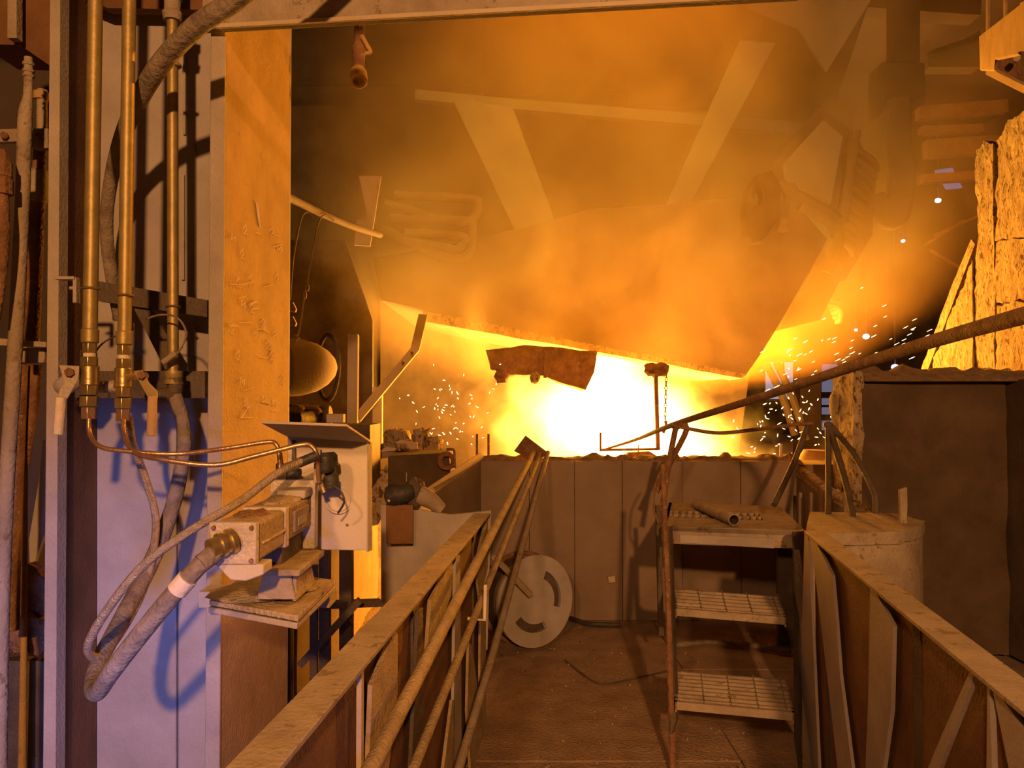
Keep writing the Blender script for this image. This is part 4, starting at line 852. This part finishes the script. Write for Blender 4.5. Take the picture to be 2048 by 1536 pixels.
MB().tube([P(935, 1237, 3.0), P(969, 1240, 3.0), P(971, 1170, 3.0)], .0075, 8).build('rod_body', 'chalk', t)

# ================================================================== HANDRAILS
def rail(name, label, A_, B_, outn, pw_, struts, panelm):
    t = thing(name, label, 'handrail')
    A_ = Vector(A_); B_ = Vector(B_); d = (B_ - A_).normalized(); o_ = Vector(outn).normalized()
    MB().prism([A_, B_, B_ + o_ * pw_, A_ + o_ * pw_], (0, 0, -.012)).build('top_plate', 'orangeface' if 0 else 'dusty', t, .002)
    z = Vector((0, 0, 1))
    Ai = A_ + o_ * .045; Bi = B_ + o_ * .045
    MB().prism([Ai - z * .012, Bi - z * .012, Vector((Bi.x, Bi.y, .02)), Vector((Ai.x, Ai.y, .02))], o_ * .006).build('side_sheet', panelm, t)
    n_ = o_
    for poly_, m_ in struts:
        pts = [PP(x, y, A_ + o_ * .018, n_) for x, y in poly_]
        MB().prism(pts, o_ * .012).build('strut', m_, t, .001)
    for k in range(3):
        f = .1 + k * .4; q = Ai.lerp(Bi, f)
        MB().box((q.x - .006, q.y - .02, .02), (q.x + .006, q.y + .02, 1.05)).build('stiffener', 'dark', t)
    return t
zr = 1.07
rA = PZ(1608, 1061, zr); rB = rA + Vector((-.174, -1, 0)) * 2.6
rail('handrail', 'right handrail of dusty flat bar over a brown sheet with flared struts', rB, rA, (1, -.174, 0), .085,
   [([(1609, 1064), (1616, 1064), (1640, 1600), (1598, 1600), (1602, 1300)], 'plate'),
    ([(1616, 1066), (1632, 1084), (1664, 1150), (1672, 1240), (1680, 1350), (1712, 1600), (1682, 1600), (1655, 1360), (1630, 1150)], 'plate'),
    ([(1740, 1178), (1752, 1185), (1786, 1252), (1782, 1420), (1758, 1600), (1728, 1600), (1736, 1400)], 'plate'),
    ([(1941, 1338), (1948, 1348), (1930, 1400), (1860, 1580), (1830, 1600), (1870, 1500)], 'plate'),
    ([(1974, 1366), (1979, 1372), (1986, 1600), (1972, 1600)], 'plate'),
    ([(1984, 1376), (1996, 1385), (2050, 1462), (2110, 1560), (2030, 1600)], 'plate')], 'brown')
lA = PZ(981, 1026, zr); lB = lA + Vector((-.094, -1, 0)) * 3.2
rail('handrail', 'left handrail of flaking flat bar over dark sheet with greenish struts', lB, lA, (-1, .094, 0), .085,
   [([(912, 1110), (920, 1110), (925, 1600), (905, 1600)], 'plate'),
    ([(903, 1122), (906, 1130), (902, 1192), (868, 1290), (855, 1300), (862, 1200)], 'aludust'),
    ([(975, 1032), (980, 1036), (982, 1110), (960, 1200), (952, 1130)], 'aludust'),
    ([(790, 1262), (796, 1268), (796, 1380), (785, 1480), (770, 1600), (735, 1600), (745, 1370)], 'aludust'),
    ([(838, 1222), (846, 1215), (850, 1420), (835, 1600), (820, 1600)], 'dark'),
    ([(723, 1340), (728, 1340), (728, 1600), (722, 1600)], 'bar'),
    ([(938, 1285), (944, 1290), (972, 1500), (980, 1600), (945, 1600), (935, 1420)], 'aludust'),
    ([(905, 1400), (910, 1400), (908, 1600), (880, 1600)], 'aludust'),
    ([(962, 1180), (972, 1180), (972, 1500), (960, 1450)], 'aludust')], 'brown')

# ------------------------------------------------------------------ put every root empty at the base of its thing
for r_ in ROOTS:
    ch = [o for o in r_.children]
    if not ch: continue
    xs = []
    for o in ch:
        for co in o.bound_box: xs.append(Vector(co) + o.location)
    lo = [min(v[i] for v in xs) for i in range(3)]; hi = [max(v[i] for v in xs) for i in range(3)]
    c0 = Vector(((lo[0] + hi[0]) / 2, (lo[1] + hi[1]) / 2, lo[2]))
    r_.location = c0
    for o in ch: o.location -= c0
